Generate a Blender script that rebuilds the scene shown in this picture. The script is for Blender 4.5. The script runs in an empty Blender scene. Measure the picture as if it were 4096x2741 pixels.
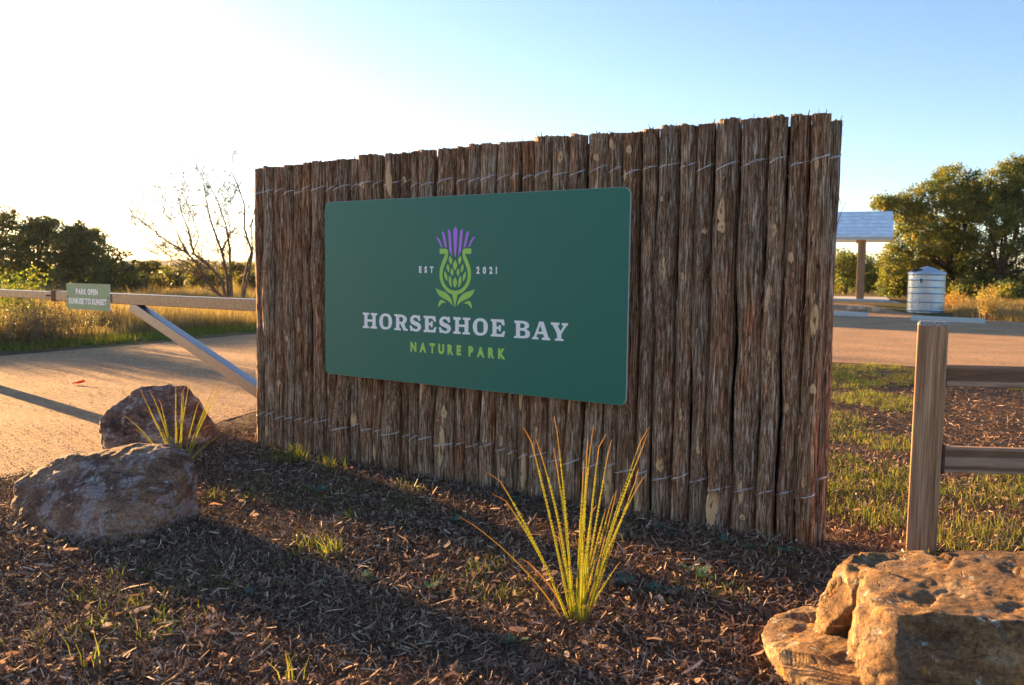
import bpy, bmesh, math, random
import numpy as np
from mathutils import Vector, Matrix, geometry

R = math.radians
rnd = random.Random(7)
rs = np.random.default_rng(11)
SC = bpy.context.scene
COL = SC.collection

# ------------------------------------------------------------------ camera, sky, sun, exposure
CAM_Z = 1.37
cam_data = bpy.data.cameras.new("camera")
cam_data.sensor_width = 36.0
cam_data.lens = 31.63
cam_data.clip_start = 0.05
cam_data.clip_end = 20000
cam_data.dof.use_dof = True
cam_data.dof.focus_distance = 5.4
cam_data.dof.aperture_fstop = 4.5
cam = bpy.data.objects.new("camera", cam_data)
COL.objects.link(cam)
cam.location = (0, 0, CAM_Z)
cam.rotation_euler = (Matrix.Rotation(R(90 - 4.4577), 3, 'X') @ Matrix.Rotation(R(0.6947), 3, 'Z')).to_euler()
SC.camera = cam

SUN_AZ = 46.0      # degrees left of the view direction (+Y)
SUN_EL = 5.9
world = bpy.data.worlds.new("World")
SC.world = world
world.use_nodes = True
wn = world.node_tree
wn.nodes.clear()
sky = wn.nodes.new("ShaderNodeTexSky")
sky.sky_type = 'NISHITA'
sky.sun_disc = False
sky.sun_elevation = R(SUN_EL)
sky.sun_rotation = R(-SUN_AZ)
sky.altitude = 700
sky.air_density = 0.75
sky.dust_density = 0.9
sky.ozone_density = 1.8
bg = wn.nodes.new("ShaderNodeBackground")
bg.inputs[1].default_value = 0.057
wo = wn.nodes.new("ShaderNodeOutputWorld")
wn.links.new(sky.outputs[0], bg.inputs[0])
wn.links.new(bg.outputs[0], wo.inputs[0])

sun_data = bpy.data.lights.new("sun", 'SUN')
sun_data.energy = 5.0
sun_data.angle = R(0.6)
sun_data.color = (1.0, 0.58, 0.23)
sun = bpy.data.objects.new("sun", sun_data)
COL.objects.link(sun)
SUN_DIR = Vector((-math.sin(R(SUN_AZ)) * math.cos(R(SUN_EL)), math.cos(R(SUN_AZ)) * math.cos(R(SUN_EL)), math.sin(R(SUN_EL))))
sun.rotation_euler = (-SUN_DIR).to_track_quat('-Z', 'Y').to_euler()
sun.location = (-30, 30, 12)

SC.view_settings.view_transform = 'Standard'
SC.view_settings.look = 'None'
SC.view_settings.exposure = 2.85
SC.view_settings.gamma = 1.0
SC.view_settings.use_curve_mapping = False
SC.cycles.max_bounces = 6
SC.cycles.transparent_max_bounces = 8
SC.cycles.use_denoising = True

# ------------------------------------------------------------------ helpers
def tag(o, label=None, cat=None, group=None, kind=None):
    if label: o["label"] = label
    if cat: o["category"] = cat
    if group: o["group"] = group
    if kind: o["kind"] = kind
    return o

def link(o, parent=None):
    COL.objects.link(o)
    if parent is not None:
        o.parent = parent
    return o

def empty(name, loc=(0, 0, 0), rz=0.0, parent=None):
    o = bpy.data.objects.new(name, None)
    o.empty_display_size = 0.1
    o.location = loc
    o.rotation_euler = (0, 0, rz)
    return link(o, parent)

def mesh_np(name, v, quads, mat=None, parent=None, tris=None, col=None, smooth=False, mats=None, mat_idx=None):
    """big mesh from numpy arrays"""
    v = np.asarray(v, np.float32).reshape(-1, 3)
    me = bpy.data.meshes.new(name)
    me.vertices.add(len(v))
    me.vertices.foreach_set("co", v.ravel())
    loops, starts, n = [], [], 0
    if quads is not None and len(quads):
        quads = np.asarray(quads, np.int32)
        loops.append(quads.ravel()); starts.append(np.arange(len(quads)) * 4); n += len(quads) * 4
    if tris is not None and len(tris):
        tris = np.asarray(tris, np.int32)
        loops.append(tris.ravel()); starts.append(n + np.arange(len(tris)) * 3)
    loops = np.concatenate(loops).astype(np.int32); starts = np.concatenate(starts).astype(np.int32)
    me.loops.add(len(loops)); me.loops.foreach_set("vertex_index", loops)
    me.polygons.add(len(starts)); me.polygons.foreach_set("loop_start", starts)
    if smooth:
        me.polygons.foreach_set("use_smooth", np.ones(len(starts), bool))
    if mat_idx is not None:
        me.polygons.foreach_set("material_index", np.asarray(mat_idx, np.int32))
    me.update(calc_edges=True)
    if col is not None:
        a = me.color_attributes.new("Col", 'FLOAT_COLOR', 'POINT')
        c = np.ones((len(v), 4), np.float32); c[:, :3] = col
        a.data.foreach_set("color", c.ravel())
    for m in (mats or ([mat] if mat else [])):
        me.materials.append(m)
    return link(bpy.data.objects.new(name, me), parent)

class MB:
    """collects boxes, tubes and polygons into ONE mesh"""
    def __init__(self):
        self.v, self.f = [], []
    def add(self, vs, fs):
        b = len(self.v)
        self.v += [tuple(p) for p in vs]
        self.f += [tuple(b + i for i in f) for f in fs]
        return self
    def box(self, x0, x1, y0, y1, z0, z1, bev=0.0):
        if bev <= 0:
            vs = [(x, y, z) for z in (z0, z1) for y in (y0, y1) for x in (x0, x1)]
            return self.add(vs, [(0, 2, 3, 1), (4, 5, 7, 6), (0, 1, 5, 4), (2, 6, 7, 3), (0, 4, 6, 2), (1, 3, 7, 5)])
        bm = bmesh.new()
        bmesh.ops.create_cube(bm, size=1.0)
        for q in bm.verts:
            q.co = Vector(((x0 + x1) / 2 + q.co.x * (x1 - x0), (y0 + y1) / 2 + q.co.y * (y1 - y0), (z0 + z1) / 2 + q.co.z * (z1 - z0)))
        bmesh.ops.bevel(bm, geom=list(bm.edges), offset=bev, segments=2, affect='EDGES', profile=0.5)
        bm.verts.index_update()
        self.add([q.co[:] for q in bm.verts], [[q.index for q in f.verts] for f in bm.faces])
        bm.free()
        return self
    def tube(self, pts, radii, n=6, cap=True):
        pts = [Vector(p) for p in pts]
        if not hasattr(radii, '__len__'):
            radii = [radii] * len(pts)
        up = Vector((0.13, 0.27, 0.95))
        vs, fs = [], []
        for i, p in enumerate(pts):
            d = (pts[min(i + 1, len(pts) - 1)] - pts[max(i - 1, 0)])
            if d.length < 1e-9: d = Vector((0, 0, 1))
            d.normalize()
            a = d.cross(up)
            if a.length < 1e-3: a = d.cross(Vector((1, 0, 0)))
            a.normalize(); b = d.cross(a)
            for k in range(n):
                t = 2 * math.pi * k / n
                vs.append(p + (a * math.cos(t) + b * math.sin(t)) * radii[i])
        for i in range(len(pts) - 1):
            for k in range(n):
                k2 = (k + 1) % n
                fs.append((i * n + k, i * n + k2, (i + 1) * n + k2, (i + 1) * n + k))
        if cap:
            fs.append(tuple(range(n - 1, -1, -1)))
            fs.append(tuple((len(pts) - 1) * n + k for k in range(n)))
        return self.add(vs, fs)
    def build(self, name, mat, parent=None, smooth=False, loc=None):
        me = bpy.data.meshes.new(name)
        me.from_pydata(self.v, [], self.f)
        if smooth:
            me.polygons.foreach_set("use_smooth", [True] * len(me.polygons))
        me.update()
        if mat: me.materials.append(mat)
        o = bpy.data.objects.new(name, me)
        if loc is not None: o.location = loc
        return link(o, parent)

_tab = np.random.default_rng(3).random((4096,)).astype(np.float64)
def _h(ix, iy, iz, seed):
    k = (ix * 73856093) ^ (iy * 19349663) ^ (iz * 83492791) ^ (seed * 2654435)
    return _tab[np.abs(k) % 4096]
def vnoise(P, seed=0):
    P = np.asarray(P, np.float64)
    i = np.floor(P).astype(np.int64); f = P - i
    f = f * f * (3 - 2 * f)
    out = 0
    for dx in (0, 1):
        for dy in (0, 1):
            for dz in (0, 1):
                w = (f[:, 0] if dx else 1 - f[:, 0]) * (f[:, 1] if dy else 1 - f[:, 1]) * (f[:, 2] if dz else 1 - f[:, 2])
                out = out + w * _h(i[:, 0] + dx, i[:, 1] + dy, i[:, 2] + dz, seed)
    return out
def fbm(P, seed=0, oct=4, gain=0.5):
    P = np.asarray(P, np.float64); s = 0; a = 1; t = 0
    for o in range(oct):
        s = s + a * (vnoise(P * 2 ** o, seed + o * 17) - 0.5); t += a; a *= gain
    return s / t
def n2(x, y, sc, seed=0, oct=2):
    x = np.asarray(x, float); y = np.asarray(y, float)
    return fbm(np.stack([x.ravel() * sc, y.ravel() * sc, np.zeros(x.size) + 0.37], 1), seed, oct).reshape(x.shape)
def sstep(t):
    t = np.clip(t, 0, 1); return t * t * (3 - 2 * t)

def inside(x, y, poly):
    x = np.asarray(x); y = np.asarray(y); r = np.zeros(x.shape, bool)
    n = len(poly)
    for i in range(n):
        x1, y1 = poly[i]; x2, y2 = poly[(i + 1) % n]
        c = ((y1 > y) != (y2 > y)) & (x < (x2 - x1) * (y - y1) / (y2 - y1 + 1e-12) + x1)
        r ^= c
    return r

# ------------------------------------------------------------------ materials
class NT:
    def __init__(self, name):
        self.m = bpy.data.materials.new(name); self.m.use_nodes = True
        self.t = self.m.node_tree; self.t.nodes.clear()
        self.out = self.t.nodes.new("ShaderNodeOutputMaterial")
    def n(self, typ, **kw):
        nd = self.t.nodes.new(typ)
        for k, v in kw.items():
            if k.startswith('i_'):
                key = k[2:]; key = int(key) if key.isdigit() else key.replace('_', ' ')
                nd.inputs[key].default_value = v
            else:
                setattr(nd, k, v)
        return nd
    def l(self, a, b):
        self.t.links.new(a, b)
    def coord(self, scale=(1, 1, 1), kind="Object"):
        tc = self.n("ShaderNodeTexCoord"); mp = self.n("ShaderNodeMapping")
        mp.inputs["Scale"].default_value = scale
        self.l(tc.outputs[kind], mp.inputs[0]); return mp.outputs[0]
    def noise(self, vec, scale, detail=4, rough=0.55, w=None, dist=0.0):
        nd = self.n("ShaderNodeTexNoise")
        if w is not None:
            nd.noise_dimensions = '4D'; self.l(w, nd.inputs["W"])
        nd.inputs["Scale"].default_value = scale; nd.inputs["Detail"].default_value = detail
        nd.inputs["Roughness"].default_value = rough; nd.inputs["Distortion"].default_value = dist
        self.l(vec, nd.inputs["Vector"]); return nd.outputs[0]
    def ramp(self, fac, stops, interp='LINEAR'):
        r = self.n("ShaderNodeValToRGB"); r.color_ramp.interpolation = interp
        el = r.color_ramp.elements
        while len(el) < len(stops): el.new(0.5)
        for e, (p, c) in zip(el, stops):
            e.position = p; e.color = (c[0], c[1], c[2], 1) if hasattr(c, '__len__') else (c, c, c, 1)
        self.l(fac, r.inputs[0]); return r.outputs[0]
    def mix(self, fac, a, b, mode='MIX'):
        m = self.n("ShaderNodeMix", data_type='RGBA', blend_type=mode)
        for s, v in ((0, fac), (6, a), (7, b)):
            if hasattr(v, 'is_linked') or hasattr(v, 'links'): self.l(v, m.inputs[s])
            elif s == 0: m.inputs[0].default_value = v
            else: m.inputs[s].default_value = (*v, 1)
        return m.outputs[2]
    def math(self, op, a, b=0.5):
        m = self.n("ShaderNodeMath", operation=op)
        for s, v in ((0, a), (1, b)):
            if hasattr(v, 'links'): self.l(v, m.inputs[s])
            else: m.inputs[s].default_value = v
        return m.outputs[0]
    def rand(self):
        return self.n("ShaderNodeObjectInfo").outputs["Random"]
    def attr(self):
        return self.n("ShaderNodeVertexColor", layer_name="Col").outputs[0]
    def bump(self, h, strength=0.5, dist=0.01):
        b = self.n("ShaderNodeBump"); b.inputs["Strength"].default_value = strength; b.inputs["Distance"].default_value = dist
        self.l(h, b.inputs["Height"]); return b.outputs[0]
    def done(self, color, rough=0.8, normal=None, metal=0.0, spec=0.3, transl=0.0, tcol=None):
        p = self.n("ShaderNodeBsdfPrincipled")
        p.inputs["Metallic"].default_value = metal
        p.inputs["Specular IOR Level"].default_value = spec
        for key, v in (("Base Color", color), ("Roughness", rough)):
            if hasattr(v, 'links'): self.l(v, p.inputs[key])
            elif key == "Base Color": p.inputs[key].default_value = (*v, 1)
            else: p.inputs[key].default_value = v
        if normal is not None: self.l(normal, p.inputs["Normal"])
        s = p.outputs[0]
        if transl > 0:
            t = self.n("ShaderNodeBsdfTranslucent")
            c = tcol if tcol is not None else color
            if hasattr(c, 'links'): self.l(c, t.inputs[0])
            else: t.inputs[0].default_value = (*c, 1)
            mx = self.n("ShaderNodeMixShader"); mx.inputs[0].default_value = transl
            self.l(s, mx.inputs[1]); self.l(t.outputs[0], mx.inputs[2]); s = mx.outputs[0]
        self.l(s, self.out.inputs[0])
        return self.m

def m_bark():
    a = NT("cedar_bark"); r = a.rand(); w = a.math('MULTIPLY', r, 37.0)
    v = a.coord((1, 1, 0.07)); v2 = a.coord((1, 1, 0.25)); v3 = a.coord((1, 1, 0.05))
    fine = a.noise(v, 250, 6, 0.72, w)
    strip = a.noise(v3, 115, 6, 0.70, w)
    patch = a.noise(v2, 7, 3, 0.6, w)
    c1 = a.ramp(strip, [(0.36, (0.045, 0.022, 0.012)), (0.44, (0.215, 0.112, 0.060)), (0.53, (0.38, 0.245, 0.152)), (0.63, (0.76, 0.61, 0.47))])
    c2 = a.ramp(fine, [(0.36, 0.20), (0.50, 0.95), (0.70, 1.4)])
    c = a.mix(1.0, c1, c2, 'MULTIPLY')
    red = a.ramp(patch, [(0.54, 0.0), (0.70, 0.7)])
    c = a.mix(red, c, a.mix(1.0, c, (1.35, 0.78, 0.52), 'MULTIPLY'))
    grey = a.ramp(patch, [(0.34, 0.8), (0.46, 0.0)])
    c = a.mix(grey, c, a.mix(1.0, c, (0.78, 0.92, 1.05), 'MULTIPLY'))
    lev = a.ramp(a.math('FRACT', a.math('MULTIPLY', r, 7.31)), [(0.0, (0.70, 0.62, 0.56)), (0.3, (1.15, 1.12, 1.10)), (0.5, (0.95, 0.80, 0.68)), (0.75, (1.25, 1.28, 1.30)), (1.0, (0.80, 0.82, 0.86))])
    c = a.mix(1.0, c, lev, 'MULTIPLY')
    hgt = a.math('ADD', a.math('MULTIPLY', strip, 0.8), a.math('MULTIPLY', fine, 0.4))
    return a.done(c, 0.88, a.bump(hgt, 0.7, 0.018), spec=0.15)

def m_cutwood(name="cut_wood", base=(0.42, 0.27, 0.13), dark=(0.24, 0.13, 0.055)):
    a = NT(name); v = a.coord((1, 1, 0.3))
    n = a.noise(v, 45, 3, 0.6); big = a.noise(v, 9, 2)
    c = a.ramp(n, [(0.35, dark), (0.6, base)])
    c = a.mix(a.ramp(big, [(0.45, 0.0), (0.7, 0.5)]), c, dark)
    return a.done(c, 0.7, a.bump(n, 0.4, 0.004))

def m_timber(name, dark, mid, light, ring=16.0, axis='Z'):
    a = NT(name); r = a.rand()
    sc = {'Z': (1, 1, 0.03), 'X': (0.045, 1, 1)}[axis]
    v = a.coord(sc); v2 = a.coord({'Z': (1, 1, 0.2), 'X': (0.2, 1, 1)}[axis])
    w = a.math('MULTIPLY', r, 11.0)
    dist = a.noise(v2, 3.0, 3, 0.5, w)
    if axis == 'Z':
        wv = a.noise(v, ring * 4.0, 3, 0.5, w)
    else:
        nd = a.n("ShaderNodeTexWave", wave_type='BANDS', bands_direction='Z')
        nd.inputs["Scale"].default_value = ring; nd.inputs["Distortion"].default_value = 14.0
        nd.inputs["Detail"].default_value = 3; nd.inputs["Detail Scale"].default_value = 1.3
        a.l(v, nd.inputs["Vector"]); wv = nd.outputs[0]
    fine = a.noise(v, 170, 4, 0.65, w)
    c = a.ramp(wv, [(0.25, dark), (0.5, mid), (0.72, light)])
    c = a.mix(1.0, c, a.ramp(fine, [(0.3, 0.62), (0.6, 1.12)]), 'MULTIPLY')
    c = a.mix(a.ramp(dist, [(0.42, 0.0), (0.75, 0.55)]), c, a.mix(1.0, c, (0.62, 0.6, 0.6), 'MULTIPLY'))
    return a.done(c, 0.75, a.bump(a.math('ADD', fine, a.math('MULTIPLY', wv, 0.6)), 0.4, 0.004), spec=0.1)

def m_rock(name, cols, lichen=0.0, sc=1.0, orange=0.0, veins=0.65):
    a = NT(name); v = a.coord((1, 1, 1)); vs = a.coord((0.8, 0.8, 1.9))
    b = a.noise(vs, 3.2 * sc, 6, 0.62, dist=0.6); f = a.noise(v, 60, 6, 0.72); p = a.noise(v, 8 * sc, 4, 0.6, dist=0.8)
    c = a.ramp(b, [(0.30, cols[0]), (0.43, cols[1]), (0.54, cols[2]), (0.68, cols[3])])
    c = a.mix(a.ramp(p, [(0.52, 0.0), (0.60, 0.9)]), c, cols[4])
    c = a.mix(a.ramp(p, [(0.30, 0.9), (0.40, 0.0)]), c, cols[5])
    c = a.mix(1.0, c, a.ramp(f, [(0.3, 0.4), (0.62, 1.3)]), 'MULTIPLY')
    sk = a.noise(v, 190, 4, 0.75)
    c = a.mix(1.0, c, a.ramp(sk, [(0.34, 0.55), (0.5, 1.0), (0.66, 1.3)]), 'MULTIPLY')
    if lichen > 0:
        ln = a.noise(v, 17, 5, 0.7)
        c = a.mix(a.ramp(ln, [(0.60, 0.0), (0.66, lichen)]), c, (0.42, 0.47, 0.42))
    if orange > 0:
        on = a.noise(v, 9, 4, 0.7, dist=0.4)
        c = a.mix(a.ramp(on, [(0.60, 0.0), (0.66, orange)]), c, (0.55, 0.22, 0.03))
    vn = a.noise(vs, 5.0 * sc, 3, 0.5, dist=1.6)
    vein = a.ramp(a.math('ABSOLUTE', a.math('SUBTRACT', vn, 0.5)), [(0.0, 1.0), (0.018, 0.0)])
    c = a.mix(a.math('MULTIPLY', vein, veins), c, (0.035, 0.02, 0.018))
    hh = a.math('SUBTRACT', a.math('ADD', a.math('MULTIPLY', b, 1.4), a.math('MULTIPLY', f, 0.5)), a.math('MULTIPLY', vein, 0.2))
    return a.done(c, 0.85, a.bump(hh, 0.9, 0.018), spec=0.2)

def m_leaf(name, transl=0.45, rough=0.6, gold=1.0):
    a = NT(name); c = a.attr()
    t = a.mix(1.0, c, (1.45 * gold, 1.3, 0.6), 'MULTIPLY')
    return a.done(c, rough, transl=transl, tcol=t, spec=0.25)

def m_plain(name, col, rough=0.5, metal=0.0, spec=0.4, grain=0.0, gs=60, bump=0.0):
    a = NT(name); v = a.coord()
    n = a.noise(v, gs, 4, 0.6)
    c = a.mix(1.0, col, a.ramp(n, [(0.3, 1 - grain), (0.7, 1 + grain)]), 'MULTIPLY')
    return a.done(c, rough, a.bump(n, bump, 0.004) if bump else None, metal, spec)

def m_attr(name, rough=0.9, spec=0.15, transl=0.0):
    a = NT(name); return a.done(a.attr(), rough, spec=spec, transl=transl)

def m_ground():
    a = NT("soil"); v = a.coord()
    f = a.noise(v, 55, 5, 0.7); m = a.noise(v, 6, 4, 0.6); g = a.noise(v, 0.5, 3, 0.6)
    mul = a.ramp(f, [(0.3, (0.030, 0.020, 0.015)), (0.5, (0.10, 0.066, 0.048)), (0.72, (0.22, 0.15, 0.11))])
    mul = a.mix(1.0, mul, a.ramp(m, [(0.3, 0.7), (0.7, 1.3)]), 'MULTIPLY')
    grs = a.ramp(f, [(0.3, (0.10, 0.065, 0.028)), (0.55, (0.22, 0.15, 0.065)), (0.75, (0.34, 0.25, 0.12))])
    grs = a.mix(a.ramp(g, [(0.42, 0.0), (0.6, 0.8)]), grs, (0.09, 0.10, 0.04))
    sp = a.n("ShaderNodeSeparateXYZ"); a.l(v, sp.inputs[0])
    d = a.math('ADD', sp.outputs[1], a.math('MULTIPLY', m, 3.0))
    fac = a.ramp(a.math('MULTIPLY', d, 0.02), [(0.30, 0.0), (0.36, 1.0)])
    bk = a.ramp(a.math('ADD', sp.outputs[1], a.math('MULTIPLY', m, 1.2)), [(0.9, 1.0), (1.0, 0.0)])  # unseen ground behind the camera, made tawny to bounce warm light forward
    fac = a.math('MAXIMUM', fac, bk)
    c = a.mix(fac, mul, grs)
    return a.done(c, 0.95, a.bump(a.math('ADD', f, m), 0.8, 0.03), spec=0.1)

def m_gravel():
    a = NT("decomposed_granite"); v = a.coord()
    f = a.noise(v, 160, 4, 0.75); m = a.noise(v, 18, 4, 0.65); g = a.noise(v, 0.8, 4, 0.6)
    vo = a.n("ShaderNodeTexVoronoi"); vo.inputs["Scale"].default_value = 75; a.l(v, vo.inputs["Vector"])
    st = a.coord((0.25, 1.6, 1)); tr = a.noise(st, 0.9, 3, 0.6)
    c = a.ramp(f, [(0.28, (0.24, 0.130, 0.068)), (0.5, (0.57, 0.36, 0.21)), (0.72, (0.82, 0.60, 0.41))])
    c = a.mix(1.0, c, a.ramp(m, [(0.34, 0.60), (0.5, 1.0), (0.66, 1.3)]), 'MULTIPLY')
    c = a.mix(1.0, c, a.ramp(g, [(0.3, 0.82), (0.7, 1.15)]), 'MULTIPLY')
    c = a.mix(a.ramp(tr, [(0.5, 0.0), (0.65, 0.35)]), c, (0.36, 0.27, 0.20))
    h = a.math('ADD', a.math('ADD', f, a.math('MULTIPLY', m, 1.2)), a.math('MULTIPLY', vo.outputs["Distance"], 1.5))
    return a.done(c, 0.95, a.bump(h, 0.9, 0.02), spec=0.15)

M = {}
M['bark'] = m_bark()
M['cut'] = m_cutwood()
def m_knot():
    a = NT("knot_scar"); tc = a.n("ShaderNodeTexCoord"); vm = a.n("ShaderNodeVectorMath", operation='DISTANCE'); vm.inputs[1].default_value = (0.5, 0.5, 0.42)
    a.l(tc.outputs["Generated"], vm.inputs[0])
    v = a.coord((1, 1, 0.35)); n = a.noise(v, 70, 4, 0.65)
    d = a.math('ADD', vm.outputs["Value"], a.math('MULTIPLY', a.math('SUBTRACT', n, 0.5), 0.28))
    c = a.ramp(d, [(0.08, (0.20, 0.10, 0.045)), (0.16, (0.36, 0.19, 0.08)), (0.24, (0.66, 0.43, 0.22)), (0.44, (0.74, 0.50, 0.28)), (0.58, (0.44, 0.22, 0.09)), (0.68, (0.16, 0.08, 0.04))])
    return a.done(c, 0.75, a.bump(n, 0.6, 0.006), spec=0.15)
M['knot'] = m_knot()
M['wire'] = m_plain("galvanised_wire", (0.80, 0.82, 0.86), 0.42, 0.75, 0.5, 0.1)
M['panel'] = m_plain("green_sign_face", (0.014, 0.170, 0.122), 0.40, 0.0, 0.4, 0.05, 240, 0.02)
M['panel_edge'] = m_plain("sign_edge", (0.62, 0.58, 0.58), 0.5)
M['white'] = m_plain("white_vinyl", (0.96, 0.96, 0.97), 0.45)
M['lime'] = m_plain("lime_vinyl", (0.42, 0.74, 0.13), 0.45)
M['purple'] = m_plain("purple_vinyl", (0.58, 0.20, 0.95), 0.45)
M['steel'] = m_plain("galvanised_steel", (0.27, 0.205, 0.155), 0.34, 0.7, 0.5, 0.2, 26)
M['brace'] = m_plain("bright_steel", (0.33, 0.325, 0.34), 0.27, 0.9, 0.5, 0.08, 20)
M['rust'] = m_plain("rusty_steel", (0.12, 0.065, 0.045), 0.7, 0.3, 0.4, 0.35, 40, 0.2)
M['small_sign'] = m_plain("sage_sign_face", (0.24, 0.36, 0.20), 0.45, 0.0, 0.4, 0.04, 300)
M['fence'] = m_timber("fence_post_wood", (0.26, 0.13, 0.07), (0.50, 0.29, 0.165), (0.66, 0.42, 0.26), 18.0, 'Z')
M['rail'] = m_timber("fence_rail_wood", (0.24, 0.13, 0.078), (0.43, 0.27, 0.18), (0.48, 0.31, 0.21), 3.0, 'X')
M['grey_end'] = m_plain("weathered_end_grain", (0.36, 0.33, 0.31), 0.9, 0.0, 0.2, 0.5, 90, 0.6)
M['rock_front'] = m_rock("banded_sandstone", [(0.05, 0.028, 0.025), (0.165, 0.085, 0.058), (0.28, 0.145, 0.085), (0.43, 0.30, 0.225), (0.34, 0.25, 0.235), (0.07, 0.036, 0.04)], 0.75, 0.9)
M['rock_rear'] = m_rock("purple_sandstone", [(0.05, 0.03, 0.026), (0.17, 0.095, 0.07), (0.25, 0.135, 0.095), (0.36, 0.255, 0.21), (0.46, 0.35, 0.30), (0.045, 0.024, 0.02)], 0.3)
M['rock_right'] = m_rock("ochre_sandstone", [(0.07, 0.04, 0.024), (0.165, 0.098, 0.052), (0.26, 0.155, 0.075), (0.42, 0.29, 0.17), (0.17, 0.115, 0.08), (0.055, 0.035, 0.028)], 0.7, orange=0.6, veins=0.12)
M['stone'] = m_plain("pale_stone", (0.48, 0.36, 0.24), 0.85, 0.0, 0.2, 0.3, 20, 0.3)
M['ground'] = m_ground()
M['gravel'] = m_gravel()
M['mulch'] = m_attr("bark_mulch", 0.9, 0.15, 0.0)
M['litter'] = m_attr("dead_leaf", 0.8, 0.2, 0.3)
M['grass'] = m_leaf("grass_blade", 0.45, 0.6, 0.88)
M['oak'] = m_leaf("oak_leaf", 0.34, 0.55, 0.72)
M['weed'] = m_leaf("weed_leaf", 0.25, 0.6, 0.6)
M['yucca'] = m_leaf("yucca_leaf", 0.5, 0.5, 0.9)
M['trunk'] = m_plain("oak_bark", (0.075, 0.055, 0.042), 0.95, 0.0, 0.1, 0.4, 12, 0.5)
M['twig'] = m_plain("mesquite_bark", (0.15, 0.105, 0.075), 0.95, 0.0, 0.1, 0.35, 14, 0.3)
M['concrete'] = m_plain("concrete", (0.52, 0.53, 0.53), 0.85, 0.0, 0.2, 0.12, 25, 0.2)
M['tank'] = m_plain("corrugated_tank_steel", (0.42, 0.47, 0.54), 0.32, 0.92, 0.5, 0.07, 4)
M['tank_roof'] = m_plain("tank_roof_steel", (0.50, 0.58, 0.70), 0.45, 0.6, 0.5, 0.05, 5)
M['black'] = m_plain("black_plastic", (0.02, 0.02, 0.022), 0.5)
M['cedar_post'] = m_timber("cedar_shelter_post", (0.24, 0.13, 0.07), (0.36, 0.21, 0.12), (0.46, 0.29, 0.17), 3.0, 'Z')
M['roof'] = m_plain("metal_shingle", (0.80, 0.86, 0.95), 0.42, 0.12, 0.5, 0.18, 3.5)
M['fascia'] = m_plain("white_fascia", (0.62, 0.62, 0.60), 0.6)
M['hill'] = m_plain("distant_scrub", (0.075, 0.085, 0.055), 1.0, 0.0, 0.0, 0.35, 0.03)

# ------------------------------------------------------------------ the setting: ground, road, hills
def gz(x, y):
    x = np.asarray(x, float); y = np.asarray(y, float)
    z = 0.33 * sstep((y - 31.0) / 7.5) * sstep((x - 2.0) / 5.0)
    r = np.hypot(x, y)
    far = sstep((r - 70) / 300.0)
    return z - 5.0 * far + 9.0 * far * n2(x, y, 0.006, 5, 3)
def gz1(x, y): return float(gz(np.array([x]), np.array([y]))[0])

ROAD_NEAR = [(-14, 0.6), (-6.5, 3.4), (-3.75, 5.25), (-3.1, 6.0), (-2.7, 7.5), (-2.5, 8.7), (-0.5, 10.8), (2.5, 13.2), (5.07, 14.3), (6.2, 13.85), (7.6, 13.3), (14, 11.5), (40, 5)]
ROAD_FAR = [(70, 5), (32, 17), (22, 23), (17.5, 26.4), (15.6, 29.3), (14.4, 33.0), (14.2, 36), (12.5, 37.6), (4, 38), (0.5, 30), (-3, 24), (-5.5, 19), (-6.6, 16.2), (-7.8, 13.7), (-14, 10.4), (-30, 5)]
ROAD = ROAD_NEAR + ROAD_FAR
def edge_dist(x, y, line):
    x = np.asarray(x, float); y = np.asarray(y, float); d = np.full(x.shape, 1e9)
    for (ax, ay), (bx, by) in zip(line[:-1], line[1:]):
        l2 = (bx - ax) ** 2 + (by - ay) ** 2
        t = np.clip(((x - ax) * (bx - ax) + (y - ay) * (by - ay)) / l2, 0, 1)
        d = np.minimum(d, np.hypot(x - ax - t * (bx - ax), y - ay - t * (by - ay)))
    return d
def micro(x, y):
    r = np.hypot(x, y)
    m = (0.05 * n2(x, y, 1.1, 9, 3) + 0.016 * n2(x, y, 6.0, 19, 2)) * np.clip(1.3 - r / 14, 0, 1)
    return m * np.clip(edge_dist(x, y, ROAD_NEAR) / 0.5, 0, 1)

def build_ground():
    nr, na = 190, 220
    rr = np.concatenate([np.linspace(0.25, 9, 90), 9 * (4500 / 9) ** (np.linspace(0, 1, nr - 90 + 1)[1:])])
    aa = np.linspace(0, 2 * np.pi, na, endpoint=False)
    X = rr[:, None] * np.sin(aa)[None]; Y = rr[:, None] * np.cos(aa)[None]
    inr = inside(X, Y, ROAD)
    Z = gz(X, Y) + np.where(inr, -0.006 - 0.05 * np.clip(edge_dist(X, Y, ROAD + ROAD[:1]) - 0.5, 0, 1), micro(X, Y))
    v = np.stack([X, Y, Z], -1).reshape(-1, 3)
    i = np.arange(nr - 1)[:, None] * na; j = np.arange(na)[None]
    q = np.stack([i + j, i + (j + 1) % na, i + na + (j + 1) % na, i + na + j], -1).reshape(-1, 4)[:, ::-1]
    v = np.vstack([v, [[0, 0, 0]]])
    t = np.array([[len(v) - 1, (k + 1) % na, k] for k in range(na)])[:, ::-1]
    o = mesh_np("ground", v, q, M['ground'], tris=t, smooth=True)
    tag(o, "dark mulch covered soil running back to tawny meadow", None, kind="structure")
build_ground()

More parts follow.
